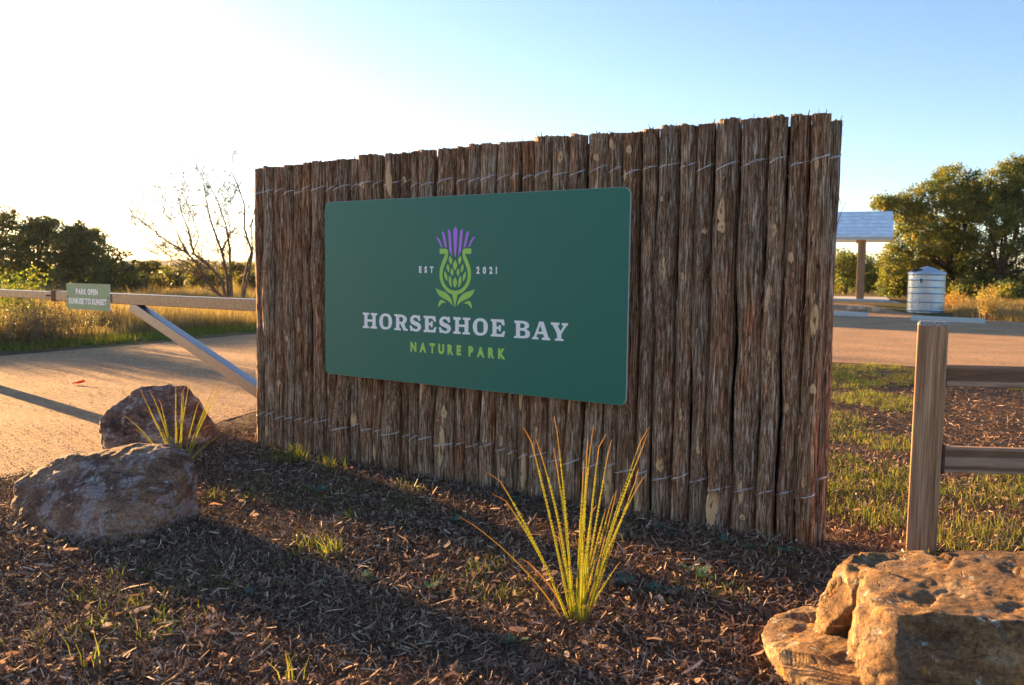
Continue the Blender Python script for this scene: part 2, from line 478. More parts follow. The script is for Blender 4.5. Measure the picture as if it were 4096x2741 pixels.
def build_sheet(name, poly, mat, step, off, wob=0.12, label=None):
    pts = []
    n = len(poly)
    for i in range(n):
        a, b = Vector(poly[i]), Vector(poly[(i + 1) % n])
        k = max(1, int((b - a).length / step))
        for j in range(k):
            p = a.lerp(b, j / k)
            pts.append((p.x + wob * 2 * float(n2(np.array([p.x]), np.array([p.y]), 1.7, 31)[0]), p.y + wob * 2 * float(n2(np.array([p.x]), np.array([p.y]), 1.7, 77)[0])))
    nb = len(pts)
    P = np.array(pts)
    gx, gy = np.meshgrid(np.arange(P[:, 0].min(), P[:, 0].max(), step * 1.7), np.arange(P[:, 1].min(), P[:, 1].max(), step * 1.7))
    gx = gx.ravel(); gy = gy.ravel()
    ok = inside(gx, gy, pts)
    allp = [Vector(p) for p in pts] + [Vector((a, b)) for a, b in zip(gx[ok], gy[ok])]
    r = geometry.delaunay_2d_cdt(allp, [(i, (i + 1) % nb) for i in range(nb)], [], 1, 1e-5)
    V = np.array([(p.x, p.y) for p in r[0]])
    ed = np.clip(edge_dist(V[:, 0], V[:, 1], list(poly) + [poly[0]]) / 0.5, 0, 1)
    z = gz(V[:, 0], V[:, 1]) + off + 0.006 * ed + 0.012 * n2(V[:, 0], V[:, 1], 0.7, 55, 2) * ed
    tris = np.array([f for f in r[2] if len(f) == 3])
    a, b, c = V[tris[:, 0]], V[tris[:, 1]], V[tris[:, 2]]
    flip = ((b - a)[:, 0] * (c - a)[:, 1] - (b - a)[:, 1] * (c - a)[:, 0]) < 0
    tris[flip] = tris[flip][:, ::-1]
    o = mesh_np(name, np.column_stack([V, z]), None, mat, tris=tris, smooth=True)
    return tag(o, label, None, kind="structure")
build_sheet("gravel_road", ROAD, M['gravel'], 0.45, 0.001, 0.12, "pinkish tan crushed granite road opening into a parking area")

def build_hills():
    for k, (r0, hgt, seed, a0, a1) in enumerate([(900, 16, 3, -75, 75), (2300, 38, 8, -75, 75)]):
        aa = np.radians(np.linspace(a0, a1, 240)); m = 7
        prof = 0.55 + 1.1 * fbm(np.stack([aa * 9, np.zeros_like(aa) + seed, np.zeros_like(aa)], 1), seed, 4)
        prof = np.clip(prof, 0.1, None) * hgt
        V = []
        for j in range(m):
            t = j / (m - 1)
            V.append(np.stack([(r0 + t * 250) * np.sin(aa), (r0 + t * 250) * np.cos(aa), -16 + (prof + 12) * sstep(t * 1.0)], 1))
        V = np.vstack(V); n = len(aa)
        i = np.arange(m - 1)[:, None] * n; j = np.arange(n - 1)[None]
        q = np.stack([i + j, i + j + 1, i + n + j + 1, i + n + j], -1).reshape(-1, 4)
        tag(mesh_np("hills", V, q, M['hill'], smooth=True), "low scrub covered hills along the horizon", None, kind="structure")
build_hills()

# ------------------------------------------------------------------ log wall
P0 = Vector((-1.3388, 6.4303, 0.6293))     # lower left corner of the sign board
YAW = -0.6228
LOG_U = [-0.882, -0.788, -0.67, -0.556, -0.438, -0.339, -0.253, -0.097, -0.014, 0.156, 0.232, 0.381, 0.464, 0.632, 0.728, 0.804, 0.928, 1.099, 1.205, 1.32, 1.431, 1.549, 1.623, 1.72, 1.851, 1.979, 2.094, 2.231, 2.327, 2.451, 2.544, 2.681, 2.777, 2.883, 3.02, 3.176, 3.272, 3.382, 3.483]
LOG_TOP = [2.139, 2.14, 2.137, 2.14, 2.142, 2.142, 2.144, 2.148, 2.154, 2.141, 2.161, 2.156, 2.156, 2.157, 2.158, 2.159, 2.162, 2.162, 2.165, 2.162, 2.167, 2.159, 2.164, 2.171, 2.169, 2.169, 2.163, 2.162, 2.154, 2.163, 2.167, 2.165, 2.164, 2.172, 2.169, 2.167, 2.168, 2.164]
WALL = empty("log_wall", (P0.x, P0.y, 0), YAW)
tag(WALL, "tall wall of upright cedar logs wired side by side", "wall", kind="thing")

def log_shape(rad, z0, z1, seed, nth=46, nz=64):
    g = np.random.default_rng(seed)
    th = np.linspace(0, 2 * np.pi, nth, endpoint=False); zz = np.linspace(z0, z1, nz)
    TH, ZZ = np.meshgrid(th, zz)
    def pn(cells, zlen, tw):
        rows = int((z1 - z0) / zlen) + 3
        tab = g.random((rows, cells)) - 0.5
        a = (TH + tw) / (2 * np.pi) * cells; b = (ZZ - z0) / zlen
        ai = np.floor(a).astype(int); bi = np.floor(b).astype(int); fa = a - ai; fb = b - bi
        fb = fb * fb * (3 - 2 * fb); fa = np.clip((fa - 0.25) * 2, 0, 1); fa = fa * fa * (3 - 2 * fa)
        T = lambda i, j: tab[np.clip(i, 0, rows - 1), j % cells]
        return (T(bi, ai) * (1 - fa) + T(bi, ai + 1) * fa) * (1 - fb) + (T(bi + 1, ai) * (1 - fa) + T(bi + 1, ai + 1) * fa) * fb
    drift = 0.30 * np.interp(zz, np.linspace(z0, z1, 6), g.normal(0, 1, 6))[:, None] + g.normal(0, .10) * (ZZ - z0)
    r = rad * (1 + 0.15 * pn(3, 0.42, drift) + 0.10 * pn(13, 0.30, drift) + 0.09 * pn(27, 0.16, drift * 1.3) + 0.05 * pn(46, 0.06, drift))
    r = r * (1 + 0.10 * np.clip((0.35 - (ZZ - max(z0, 0))) / 0.35, 0, 1) * g.random())
    bx = np.interp(zz, np.linspace(z0, z1, 7), g.normal(0, 0.10 * rad, 7) * np.array([1, 1, 1, 1, .8, .5, .3]))[:, None]
    by = np.interp(zz, np.linspace(z0, z1, 7), g.normal(0, 0.20 * rad, 7) * np.array([1, 1, 1, 1, .8, .5, .3]))[:, None]
    ztop = ZZ.copy(); ztop[-1] += (g.random(nth) - 0.5) * 0.014 + g.normal(0, .002) + g.normal(0, .004) * np.cos(th) + g.normal(0, .004) * np.sin(th)
    return r * np.cos(TH) + bx, r * np.sin(TH) + by, ztop, bx[:, 0], by[:, 0], zz, r

def make_log(cx, cy, rad, z1, seed, wires=(1.95, 0.24), front=-np.pi / 2, tie=True, fibres=80, parent=WALL):
    z0 = -0.12
    g = np.random.default_rng(seed + 500)
    X, Y, Z, bx, by, zz, RR = log_shape(rad, z0, z1, seed)
    nz, nth = X.shape
    v = np.stack([X, Y, Z], -1).reshape(-1, 3)
    i = np.arange(nz - 1)[:, None] * nth; j = np.arange(nth)[None]
    q = np.stack([i + j, i + (j + 1) % nth, i + nth + (j + 1) % nth, i + nth + j], -1).reshape(-1, 4)
    c = len(v); v = np.vstack([v, [[bx[-1], by[-1], z1 + 0.004]], v[-nth:]])
    t = np.array([[c, c + 1 + k, c + 1 + (k + 1) % nth] for k in range(nth)])
    o = mesh_np("log", v, q, None, parent, tris=t, smooth=True, mats=[M['bark'], M['cut']], mat_idx=[0] * len(q) + [1] * len(t))
    o.location = (cx, cy, 0)
    def surf(th, z):
        k = int(np.clip((z - z0) / (z1 - z0) * (nz - 1), 0, nz - 1)); m = int(round((th % (2 * np.pi)) / (2 * np.pi) * nth)) % nth
        return RR[k, m], bx[k], by[k]
    # wire ties: two strands each, climbing from left to right
    for wz in wires:
        w = MB(); zc = wz + g.normal(0, 0.010); up = 0.015 + 0.011 * g.random()
        for s in (0, 1):
            pts = []
            for k in range(11):
                a = -1.45 + 2.9 * k / 10
                th = front + a
                z = zc + up * math.sin(a * 0.9) * 1.1 + s * (0.004 + 0.004 * math.sin(k * .9 + seed)) - (0 if tie else 0.0)
                rr, ox, oy = surf(th, z)
                rr = max(rr, rad * 0.93) + 0.0035
                pts.append((ox + rr * math.cos(th), oy + rr * math.sin(th), z))
            w.tube(pts, 0.0016, 5)
        w.build("wire", M['wire'], o, True)
    # loose bark fibres
    V, Q = [], []; zcl = g.uniform(.1, z1, 5)
    for k in range(fibres):
        th = front + g.normal(0, 0.75); zc = g.uniform(0.05, z1 - 0.02) if k < 40 else np.clip(zcl[k % 5] + g.normal(0, .10), .05, z1 - .02); L = g.uniform(0.05, 0.22) * (1 if g.random() < .8 else 1.8)
        if k < 5: zc = z1 - 0.02 - 0.03 * g.random(); L = g.uniform(0.03, 0.07)
        wd = g.uniform(0.0016, 0.0065); tilt = g.normal(0, 0.16); lift = g.uniform(0.003, 0.022) * (2.4 if g.random() < .12 else 1)
        sgn = 1 if g.random() < 0.5 else -1
        b = len(V)
        for m in range(5):
            t_ = m / 4; z = zc + (t_ - 0.2) * L * sgn; a = th + tilt * t_ * L * 10
            if k >= 5: z = min(z, z1 - 0.005)
            rr, ox, oy = surf(a, np.clip(z, z0, z1)); rr = rr + 0.001 + lift * t_ ** 2
            wd2 = wd * (1 - 0.75 * t_); da = wd2 / rad
            for s in (-1, 1):
                V.append((ox + rr * math.cos(a + s * da), oy + rr * math.sin(a + s * da), z))
            if m: Q.append((b + 2 * m - 2, b + 2 * m - 1, b + 2 * m + 1, b + 2 * m))
    f = mesh_np("bark_fibres", V, Q, M['bark'], o)
    f["kind"] = "stuff"
    o["_r"] = rad
    return o, surf

def add_knot(o, surf, z, ang, w, h, front=-np.pi / 2, seed=0, ring=True):
    """pale oval scar left where a branch was cut, lying on the log's surface"""
    g = np.random.default_rng(seed); n = 18; rings = (0.0, 0.35, 0.7, 1.0)
    V, T, Q = [], [], []
    ph = g.random() * 6; e1 = g.uniform(.1, .3)
    for ri, rr_ in enumerate(rings):
        for k in range(1 if ri == 0 else n):
            t = 2 * math.pi * k / n
            wob = 1 + e1 * math.sin(2 * t + ph) + 0.10 * math.sin(5 * t + ph * 2) + .12 * math.sin(3 * t - ph)
            du = rr_ * wob * w / 2 * math.cos(t); dz = rr_ * wob * h / 2 * math.sin(t) * (1.0 if math.sin(t) < 0 else 1.25)
            r0, ox, oy = surf(front + ang, z)
            a = front + ang + du / r0
            ra, ox, oy = surf(a, z + dz)
            rad = max(ra, r0 * 0.95) + (0.007 - 0.006 * rr_ ** 2) - (0.006 if ri == 0 else 0)
            V.append((ox + rad * math.cos(a), oy + rad * math.sin(a), z + dz))
    for k in range(n): T.append((0, 1 + k, 1 + (k + 1) % n))
    for ri in range(2):
        b0 = 1 + ri * n; b1 = b0 + n
        for k in range(n): Q.append((b0 + k, b1 + k, b1 + (k + 1) % n, b0 + (k + 1) % n))
    mesh_np("knot", V, Q, M['knot'], o, tris=T, smooth=True)

LOGS = []
for i in range(len(LOG_U) - 1):
    u0, u1 = LOG_U[i], LOG_U[i + 1]
    rad = min(max((u1 - u0) / 2 * 0.925, 0.036), 0.079)
    cy = 0.07 + rad + rnd.uniform(-0.010, 0.018)
    if (u1 - u0) < 0.085: cy += 0.012
    o, sf = make_log((u0 + u1) / 2, cy, rad, LOG_TOP[i] + 0.004, 100 + i)
    LOGS.append((o, sf))
# logs closing the two ends of the wall
for k, (u, y, r_) in enumerate([(3.452, 0.222, 0.047), (-0.850, 0.235, 0.052), (-0.852, 0.34, 0.05)]):
    make_log(u, y, r_, 2.142 - 0.004 * k, 300 + k, front=(-0.6 if k < 1 else math.pi + 0.5), wires=(1.955, 0.335) if k == 0 else (1.94, 0.25), fibres=30 if k == 0 else 14)
# pale scars and knots: (log, height, angle round the log, width, height)
KN = [(4, 0.95, .2, .02, .10), (12, 1.98, .1, .055, .20), (7, .50, -.5, .03, .12), (9, .30, .1, .06, .10), (16, .22, .2, .055, .22), (15, .62, -.3, .05, .26), (16, .44, .35, .05, .07), (1, .12, .1, .03, .07),
      (11, .10, -.4, .03, .16), (14, .12, -.5, .035, .14), (19, .60, .2, .018, .04), (20, .30, .3, .025, .08), (20, .10, .55, .04, .07), (22, .63, -.2, .06, .17), (22, .14, .3, .05, .19), (25, .62, -.4, .028, .16),
      (18, .75, 0, .02, .05), (24, 2.05, .35, .035, .06), (26, 2.03, .2, .03, .05), (27, 2.10, -.3, .04, .06), (28, 2.06, 0, .03, .05), (28, 1.92, -.4, .025, .05), (30, 1.78, -.3, .02, .03), (30, 1.40, .3, .022, .10),
      (33, 1.70, 0, .035, .15), (33, 1.62, .1, .045, .06), (32, 1.60, .4, .025, .03), (31, 1.36, 0, .02, .04), (35, 1.60, .1, .035, .05), (35, 1.25, -.4, .03, .14), (36, 1.46, -.2, .03, .06), (37, 1.15, .3, .045, .14), (37, 1.92, -.1, .02, .05), (37, .80, .5, .035, .05),
      (29, .10, -.4, .05, .26), (30, .30, .2, .04, .10), (33, .13, -.25, .085, .24), (34, .22, 0, .03, .10), (34, .09, .2, .03, .03), (32, .42, .2, .02, .05), (35, .95, .2, .02, .06), (36, .70, -.3, .02, .06), (37, .33, .1, .03, .05), (31, .60, .2, .016, .06), (27, .16, .2, .05, .26),
      (6, 1.00, .3, .018, .05), (3, .85, .2, .03, .04), (8, .9, -.2, .03, .05), (10, 1.96, .1, .03, .05), (13, 1.98, .1, .03, .05), (21, .95, 0, .02, .05), (23, .40, .2, .02, .06), (5, .6, .4, .02, .04), (2, .5, .2, .03, .05)]
for k, (li, z, a, w, h) in enumerate(KN):
    if li < len(LOGS): add_knot(*LOGS[li], z, a, w, h, seed=k)
MB().box(-0.82, 3.40, 0.20, 0.215, 0.0, 2.135).build("light_block_board", M['black'], WALL)  # added board: stops light between the logs, black so the gaps look shaded
MB().box(-0.80, 3.39, 0.215, 0.30, 1.85, 1.94).build("frame_rail", M['rust'], WALL)
MB().box(-0.80, 3.39, 0.215, 0.30, 0.3, 0.39).build("frame_rail", M['rust'], WALL)

# ------------------------------------------------------------------ main sign board
LOGO={'purple':[[(1197,1026),(1188,1016),(1181,1001),(1180,994),(1184,919),(1192,837),(1197,834),(1202,837),(1209,919),(1213,994),(1212,1001),(1205,1016)],[(1135,1009),(1137,1011),(1145,1008),(1153,1001),(1157,990),(1159,979),(1165,912),(1171,845),(1170,842),(1157,861),(1151,867),(1148,882),(1143,942)],[(1251,942),(1245,882),(1242,867),(1236,861),(1223,842),(1222,845),(1228,912),(1234,979),(1236,990),(1240,1001),(1248,1008),(1256,1011),(1258,1009)],[(1083,994),(1088,996),(1098,992),(1106,985),(1109,976),(1120,931),(1128,893),(1113,895),(1097,954)],[(1296,954),(1280,895),(1265,893),(1273,931),(1284,976),(1287,985),(1295,992),(1305,996),(1310,994)],[(1037,959),(1044,960),(1054,956),(1064,948),(1070,939),(1083,916),(1093,895),(1079,896),(1066,920),(1050,943)],[(1343,943),(1328,920),(1314,896),(1300,895),(1310,916),(1323,939),(1329,948),(1339,956),(1349,960),(1356,959)]],'green':[[(1197,619),(1169,623),(1144,632),(1122,649),(1107,667),(1097,690),(1092,713),(1093,731),(1099,758),(1111,784),(1126,811),(1134,830),(1137,848),(1138,863),(1136,875),(1131,883),(1122,887),(1067,887),(1068,853),(1114,853),(1115,848),(1112,843),(1103,828),(1089,803),(1077,777),(1069,750),(1067,724),(1069,701),(1075,678),(1090,652),(1110,630),(1132,611),(1154,601),(1175,595),(1197,511),(1218,595),(1239,601),(1261,611),(1283,630),(1303,652),(1318,678),(1324,701),(1326,724),(1324,750),(1317,777),(1304,803),(1290,828),(1281,843),(1278,848),(1279,853),(1326,853),(1326,887),(1271,887),(1262,883),(1257,875),(1255,863),(1256,848),(1259,830),(1268,811),(1282,784),(1294,758),(1300,731),(1301,713),(1296,690),(1286,667),(1271,649),(1249,632),(1224,623)],[(1154,844),(1159,835),(1169,826),(1174,815),(1172,802),(1163,786),(1160,786),(1153,796),(1146,809),(1144,822),(1150,837)],[(1243,837),(1249,822),(1247,809),(1240,796),(1233,786),(1230,786),(1221,802),(1219,815),(1224,826),(1234,835),(1239,844)],[(1197,817),(1182,794),(1178,781),(1182,768),(1197,747),(1211,768),(1215,781),(1211,794)],[(1135,791),(1141,783),(1149,771),(1151,760),(1149,747),(1144,735),(1134,747),(1127,760),(1126,771),(1131,781)],[(1262,781),(1267,771),(1266,760),(1259,747),(1249,735),(1244,747),(1242,760),(1244,771),(1252,783),(1259,791)],[(1171,762),(1160,747),(1159,736),(1163,725),(1172,711),(1180,721),(1185,736),(1182,747)],[(1211,747),(1208,736),(1213,721),(1221,711),(1230,725),(1234,736),(1233,747),(1222,762)],[(1111,744),(1121,734),(1131,719),(1134,706),(1133,690),(1131,678),(1122,690),(1109,709),(1107,720),(1109,732)],[(1284,732),(1286,720),(1284,709),(1271,690),(1262,678),(1260,690),(1259,706),(1262,719),(1272,734),(1282,744)],[(1148,715),(1158,710),(1166,698),(1167,683),(1167,665),(1172,640),(1159,648),(1149,663),(1144,679),(1145,698)],[(1248,698),(1249,679),(1244,663),(1234,648),(1221,640),(1226,665),(1226,683),(1227,698),(1235,710),(1245,715)],[(1197,709),(1183,689),(1178,672),(1183,656),(1197,638),(1210,656),(1215,672),(1210,689)],[(1035,634),(1060,624),(1095,615),(1125,604),(1149,587),(1165,569),(1175,545),(1179,521),(1160,542),(1135,557),(1105,567),(1076,580),(1061,591),(1046,611)],[(1347,611),(1332,591),(1317,580),(1288,567),(1258,557),(1233,542),(1214,521),(1218,545),(1228,569),(1244,587),(1268,604),(1298,615),(1333,624),(1358,634)],[(1081,560),(1101,555),(1129,539),(1111,542),(1091,538),(1076,526),(1061,510),(1058,522),(1062,539),(1071,553)],[(1322,553),(1331,539),(1335,522),(1332,510),(1317,526),(1302,538),(1283,542),(1264,539),(1292,555),(1312,560)]]}
SLAB={'H':(377,[[(377,453),(438,452),(438,439),(422,434),(422,407),(469,407),(469,434),(454,439),(454,452),(514,452),(514,439),(499,435),(499,362),(513,358),(513,346),(452,345),(452,357),(468,362),(468,392),(422,391),(422,362),(438,358),(438,346),(377,345),(377,358),(392,363),(392,433),(377,438)]]),'O':(533,[[(592,454),(617,452),(639,438),(651,419),(653,399),(650,380),(639,360),(621,348),(595,343),(568,345),(548,357),(536,378),(533,399),(537,421),(550,439),(568,451)],[(594,436),(608,433),(617,425),(620,398),(619,372),(610,363),(595,360),(579,363),(570,371),(566,399),(568,422),(576,432)]]),'R':(673,[[(674,452),(739,452),(763,447),(780,437),(787,421),(783,406),(774,396),(763,390),(780,359),(796,356),(794,345),(758,344),(729,388),(719,389),(719,360),(733,356),(732,345),(673,345),(673,356),(689,361),(688,436),(674,440)],[(718,434),(741,434),(750,431),(753,421),(750,408),(742,403),(719,403)]]),'S':(811,[[(888,452),(901,452),(906,418),(893,413),(880,429),(865,436),(851,435),(844,428),(846,419),(857,413),(889,404),(906,394),(913,379),(908,361),(893,348),(874,343),(855,344),(838,349),(832,345),(819,346),(811,379),(825,383),(838,367),(855,361),(872,359),(881,365),(881,373),(874,379),(842,387),(823,397),(815,411),(817,430),(829,445),(848,453),(869,453),(882,448)]]),'E':(933,[[(933,451),(1033,452),(1041,418),(1028,414),(1007,434),(977,436),(977,407),(993,406),(999,417),(1012,417),(1011,378),(997,379),(992,391),(978,392),(978,361),(1014,361),(1032,382),(1044,380),(1035,345),(934,344),(934,355),(947,360),(946,435),(933,440)]]),'B':(1662,[[(1663,450),(1726,450),(1750,447),(1768,438),(1774,424),(1770,410),(1751,401),(1768,394),(1779,383),(1781,369),(1776,356),(1761,347),(1735,344),(1663,343),(1662,354),(1678,359),(1677,431),(1664,436)],[(1707,434),(1728,434),(1739,430),(1742,421),(1739,411),(1729,406),(1708,406)],[(1707,391),(1731,390),(1744,386),(1748,375),(1744,363),(1733,358),(1708,358)]]),'A':(1796,[[(1846,451),(1878,450),(1914,358),(1926,354),(1926,342),(1867,342),(1867,354),(1883,358),(1876,376),(1833,376),(1828,357),(1843,353),(1843,343),(1796,343),(1796,353),(1809,359),(1840,433)],[(1854,429),(1869,391),(1840,391)]]),'Y':(1929,[[(1929,450),(1989,450),(1989,436),(1976,433),(1998,401),(2017,432),(2006,435),(2006,449),(2049,449),(2049,438),(2038,432),(2004,383),(2005,356),(2020,354),(2019,343),(1959,343),(1959,353),(1975,358),(1974,385),(1942,433),(1929,437)]])}

SIGN = empty("entrance_sign", P0, YAW)
tag(SIGN, "large dark green park sign board with thistle emblem on the log wall", "sign")
PW, PH = 2.44, 1.22
def rounded(w, h, r, n=7):
    pts = []
    for cx, cz, a0 in ((w - r, r, -90), (w - r, h - r, 0), (r, h - r, 90), (r, r, 180)):
        for k in range(n + 1):
            a = R(a0 + 90 * k / n); pts.append((cx + r * math.cos(a), cz + r * math.sin(a)))
    return pts
def plate(name, pts, y0, y1, mats, parent):
    """upright plate, front at y0 (towards the viewer), back at y1, with a small chamfer"""
    n = len(pts); c = Vector((sum(p[0] for p in pts) / n, sum(p[1] for p in pts) / n))
    ch = 0.0012
    ins = [((p[0] - c.x) * (1 - ch / max(abs(p[0] - c.x), .2)) + c.x, (p[1] - c.y) * (1 - ch / max(abs(p[1] - c.y), .2)) + c.y) for p in pts]
    vs = [(p[0], y0, p[1]) for p in ins] + [(p[0], y0 + ch, p[1]) for p in pts] + [(p[0], y1, p[1]) for p in pts]
    fs = [tuple(range(n))]; mi = [0]
    for l in range(2):
        for k in range(n):
            k2 = (k + 1) % n
            fs.append((l * n + k, (l + 1) * n + k, (l + 1) * n + k2, l * n + k2)); mi.append(1)
    fs.append(tuple(2 * n + k for k in range(n - 1, -1, -1))); mi.append(1)
    me = bpy.data.meshes.new(name); me.from_pydata(vs, [], fs); me.polygons.foreach_set("material_index", mi); me.update()
    for m in mats: me.materials.append(m)
    return link(bpy.data.objects.new(name, me), parent)
plate("board", rounded(PW, PH, 0.045), 0.0, 0.012, [M['panel'], M['panel_edge']], SIGN)
for u in (0.5, 1.22, 1.94):
    MB().box(u - 0.04, u + 0.04, 0.0125, 0.066, 0.06, 1.16).build("batten", M['rust'], SIGN)

def flat(name, polys, mat, parent, y=-0.0004, scale=0.001, dx=0.0, ext=0.0006):
    """flat shape (holes allowed) standing in the x-z plane, just proud of its board"""
    cu = bpy.data.curves.new(name, 'CURVE'); cu.dimensions = '2D'; cu.fill_mode = 'BOTH'; cu.extrude = ext / 2
    for p in polys:
        s = cu.splines.new('POLY'); s.points.add(len(p) - 1)
        for k, (a, b) in enumerate(p): s.points[k].co = (a * scale + dx, b * scale, 0, 1)
        s.use_cyclic_u = True
    return _curve_to_mesh(name, cu, mat, parent, y)
def _curve_to_mesh(name, cu, mat, parent, y):
    t = bpy.data.objects.new("tmp", cu); COL.objects.link(t)
    dg = bpy.context.evaluated_depsgraph_get(); dg.update()
    me = bpy.data.meshes.new_from_object(t.evaluated_get(dg))
    bpy.data.objects.remove(t); bpy.data.curves.remove(cu)
    me.transform(Matrix.Rotation(R(90), 4, 'X')); me.transform(Matrix.Translation((0, y, 0)))
    me.materials.clear(); me.materials.append(mat); me.name = name
    return link(bpy.data.objects.new(name, me), parent)
# rounded curves for outlines with soft bends
def smooth_poly(p, keep=55, it=2):
    P = [Vector(q) for q in p]
    for _ in range(it):
        n = len(P); out = []
        for k in range(n):
            a, b, c = P[k - 1], P[k], P[(k + 1) % n]
            ang = math.degrees((b - a).angle(c - b, 0.0)) if (b - a).length > 1e-6 and (c - b).length > 1e-6 else 0
            if ang > keep: out.append(b)
            else: out += [b.lerp(a, 0.25), b.lerp(c, 0.25)]
        P = out
    return [(q.x, q.y) for q in P]
names_p = ["thistle_petal"] * 7
for p in LOGO['purple']: flat("thistle_petal", [smooth_poly(p)], M['purple'], SIGN)
for k, p in enumerate(LOGO['green']):
    nm = "horseshoe_emblem" if k == 0 else ("emblem_leaf" if k >= len(LOGO['green']) - 4 else "thistle_scale")
    flat(nm, [smooth_poly(p)], M['lime'], SIGN)
for ch, x in zip("HORSESHOEBAY", (377, 533, 673, 811, 933, 1064, 1186, 1343, 1485, 1662, 1796, 1929)):
    x0, polys = SLAB[ch]
    flat("letter", [smooth_poly(p, 32) for p in polys], M['white'], SIGN, dx=(x - x0) * 0.001)

def glyph_mesh(ch, offset=0.03):
    cu = bpy.data.curves.new("glyph", 'FONT'); cu.body = ch; cu.size = 1.0; cu.offset = offset; cu.fill_mode = 'BOTH'; cu.resolution_u = 4
    t = bpy.data.objects.new("tmp", cu); COL.objects.link(t)
    dg = bpy.context.evaluated_depsgraph_get(); dg.update()
    me = bpy.data.meshes.new_from_object(t.evaluated_get(dg))
    bpy.data.objects.remove(t); bpy.data.curves.remove(cu)
    return me
def text_line(s, x0, x1, z0, h, mat, parent, y, wid=0.8, offset=0.03, space=0.5):
    ms = [None if c == ' ' else glyph_mesh(c, offset) for c in s]
    def ext(m):
        a = np.zeros(len(m.vertices) * 3); m.vertices.foreach_get("co", a); a = a.reshape(-1, 3); return a[:, 0].min(), a[:, 0].max(), a[:, 1].min(), a[:, 1].max()
    E_ = [None if m is None else ext(m) for m in ms]
    capH = max(e[3] for e in E_ if e) - 0.0
    k = h / capH; kx = k * (wid or 1.0)
    nsp = s.count(' ')
    if wid is None:
        kx = (x1 - x0 - nsp * space * h - 0.09 * h * (len(s) - 1 - 2 * nsp)) / sum(e[1] - e[0] for e in E_ if e)
    tot = sum((e[1] - e[0]) * kx for e in E_ if e)
    gap = (x1 - x0 - tot - nsp * space * h) / max(1, len(s) - 1 - 2 * nsp)
    x = x0
    for c, m, e in zip(s, ms, E_):
        if m is None: x += space * h - gap; continue
        m.transform(Matrix.Translation((-e[0], 0, 0))); m.transform(Matrix.Diagonal((kx, k, 1, 1)))
        m.transform(Matrix.Rotation(R(90), 4, 'X'))
        m.transform(Matrix.Translation((x, y, z0)))
        m.materials.clear(); m.materials.append(mat); m.name = "letter"
        link(bpy.data.objects.new("letter", m), parent)
        x += (e[1] - e[0]) * kx + (gap if True else 0)
text_line("EST", 0.892, 1.017, 0.7325, 0.041, M['white'], SIGN, -0.0008, 0.85, 0.05)
text_line("2021", 1.368, 1.529, 0.732, 0.043, M['white'], SIGN, -0.0008, 0.85, 0.05)
text_line("NATURE", 0.819, 1.251, 0.2135, 0.0615, M['lime'], SIGN, -0.0008, 0.85, 0.062)
text_line("PARK", 1.311, 1.600, 0.2125, 0.0615, M['lime'], SIGN, -0.0008, 0.85, 0.062)

# ------------------------------------------------------------------ swing gate and its small sign
GATE = empty("swing_gate", (P0.x, P0.y, 0), YAW)
tag(GATE, "galvanised steel bar gate with diagonal brace across the gravel road", "gate")
MB().box(-4.42, -0.62, 0.35, 0.45, 1.022, 1.122, 0.006).build("top_bar", M['steel'], GATE)
MB().box(-7.2, -4.46, 0.362, 0.438, 1.03, 1.112, 0.006).build("extension_bar", M['steel'], GATE)
MB().box(-4.49, -4.415, 0.343, 0.457, 1.014, 1.130, 0.004).build("collar", M['rust'], GATE)
b = MB()
ax0, az0, ax1, az1 = -3.02, 1.02, -0.64, 0.165
L = math.hypot(ax1 - ax0, az1 - az0); b.box(-0.05, L, -0.045, 0.045, -0.06, 0.036, 0.006)
br = b.build("brace", M['brace'], GATE)
br.location = (ax0, 0.40, az0 - 0.012); br.rotation_euler = (0, math.atan2(-(az1 - az0), ax1 - ax0), 0)
MB().box(-0.66, -0.50, 0.34, 0.46, -0.3, 1.5, 0.008).build("hinge_post", M['rust'], GATE)
MB().box(-6.36, -6.12, 0.30, 0.50, -0.2, 1.02, 0.01).build("support_post", M['rust'], GATE)
for u in (-4.60, -4.55):
    MB().tube([(u, 0.361, 1.07), (u, 0.352, 1.07)], 0.009, 8).build("bolt", M['rust'], GATE)
PSIGN = empty("park_hours_sign", (P0.x, P0.y, 0), YAW)
tag(PSIGN, "small sage green opening hours sign bolted to the gate bar", "sign")
sg = plate("board", [(-4.165, 0.948), (-3.372, 0.948), (-3.372, 1.207), (-4.165, 1.207)], 0.338, 0.346, [M['small_sign'], M['panel_edge']], PSIGN)
text_line("PARK OPEN", -3.985, -3.582, 1.102, 0.055, M['white'], PSIGN, 0.3374, None, 0.05, 0.42)
text_line("SUNRISE TO SUNSET", -4.122, -3.428, 1.006, 0.056, M['white'], PSIGN, 0.3374, None, 0.05, 0.34)
for u in (-4.147, -3.392):
    MB().tube([(u, 0.339, 1.075), (u, 0.333, 1.075)], 0.007, 8).build("bolt", M['black'], PSIGN)

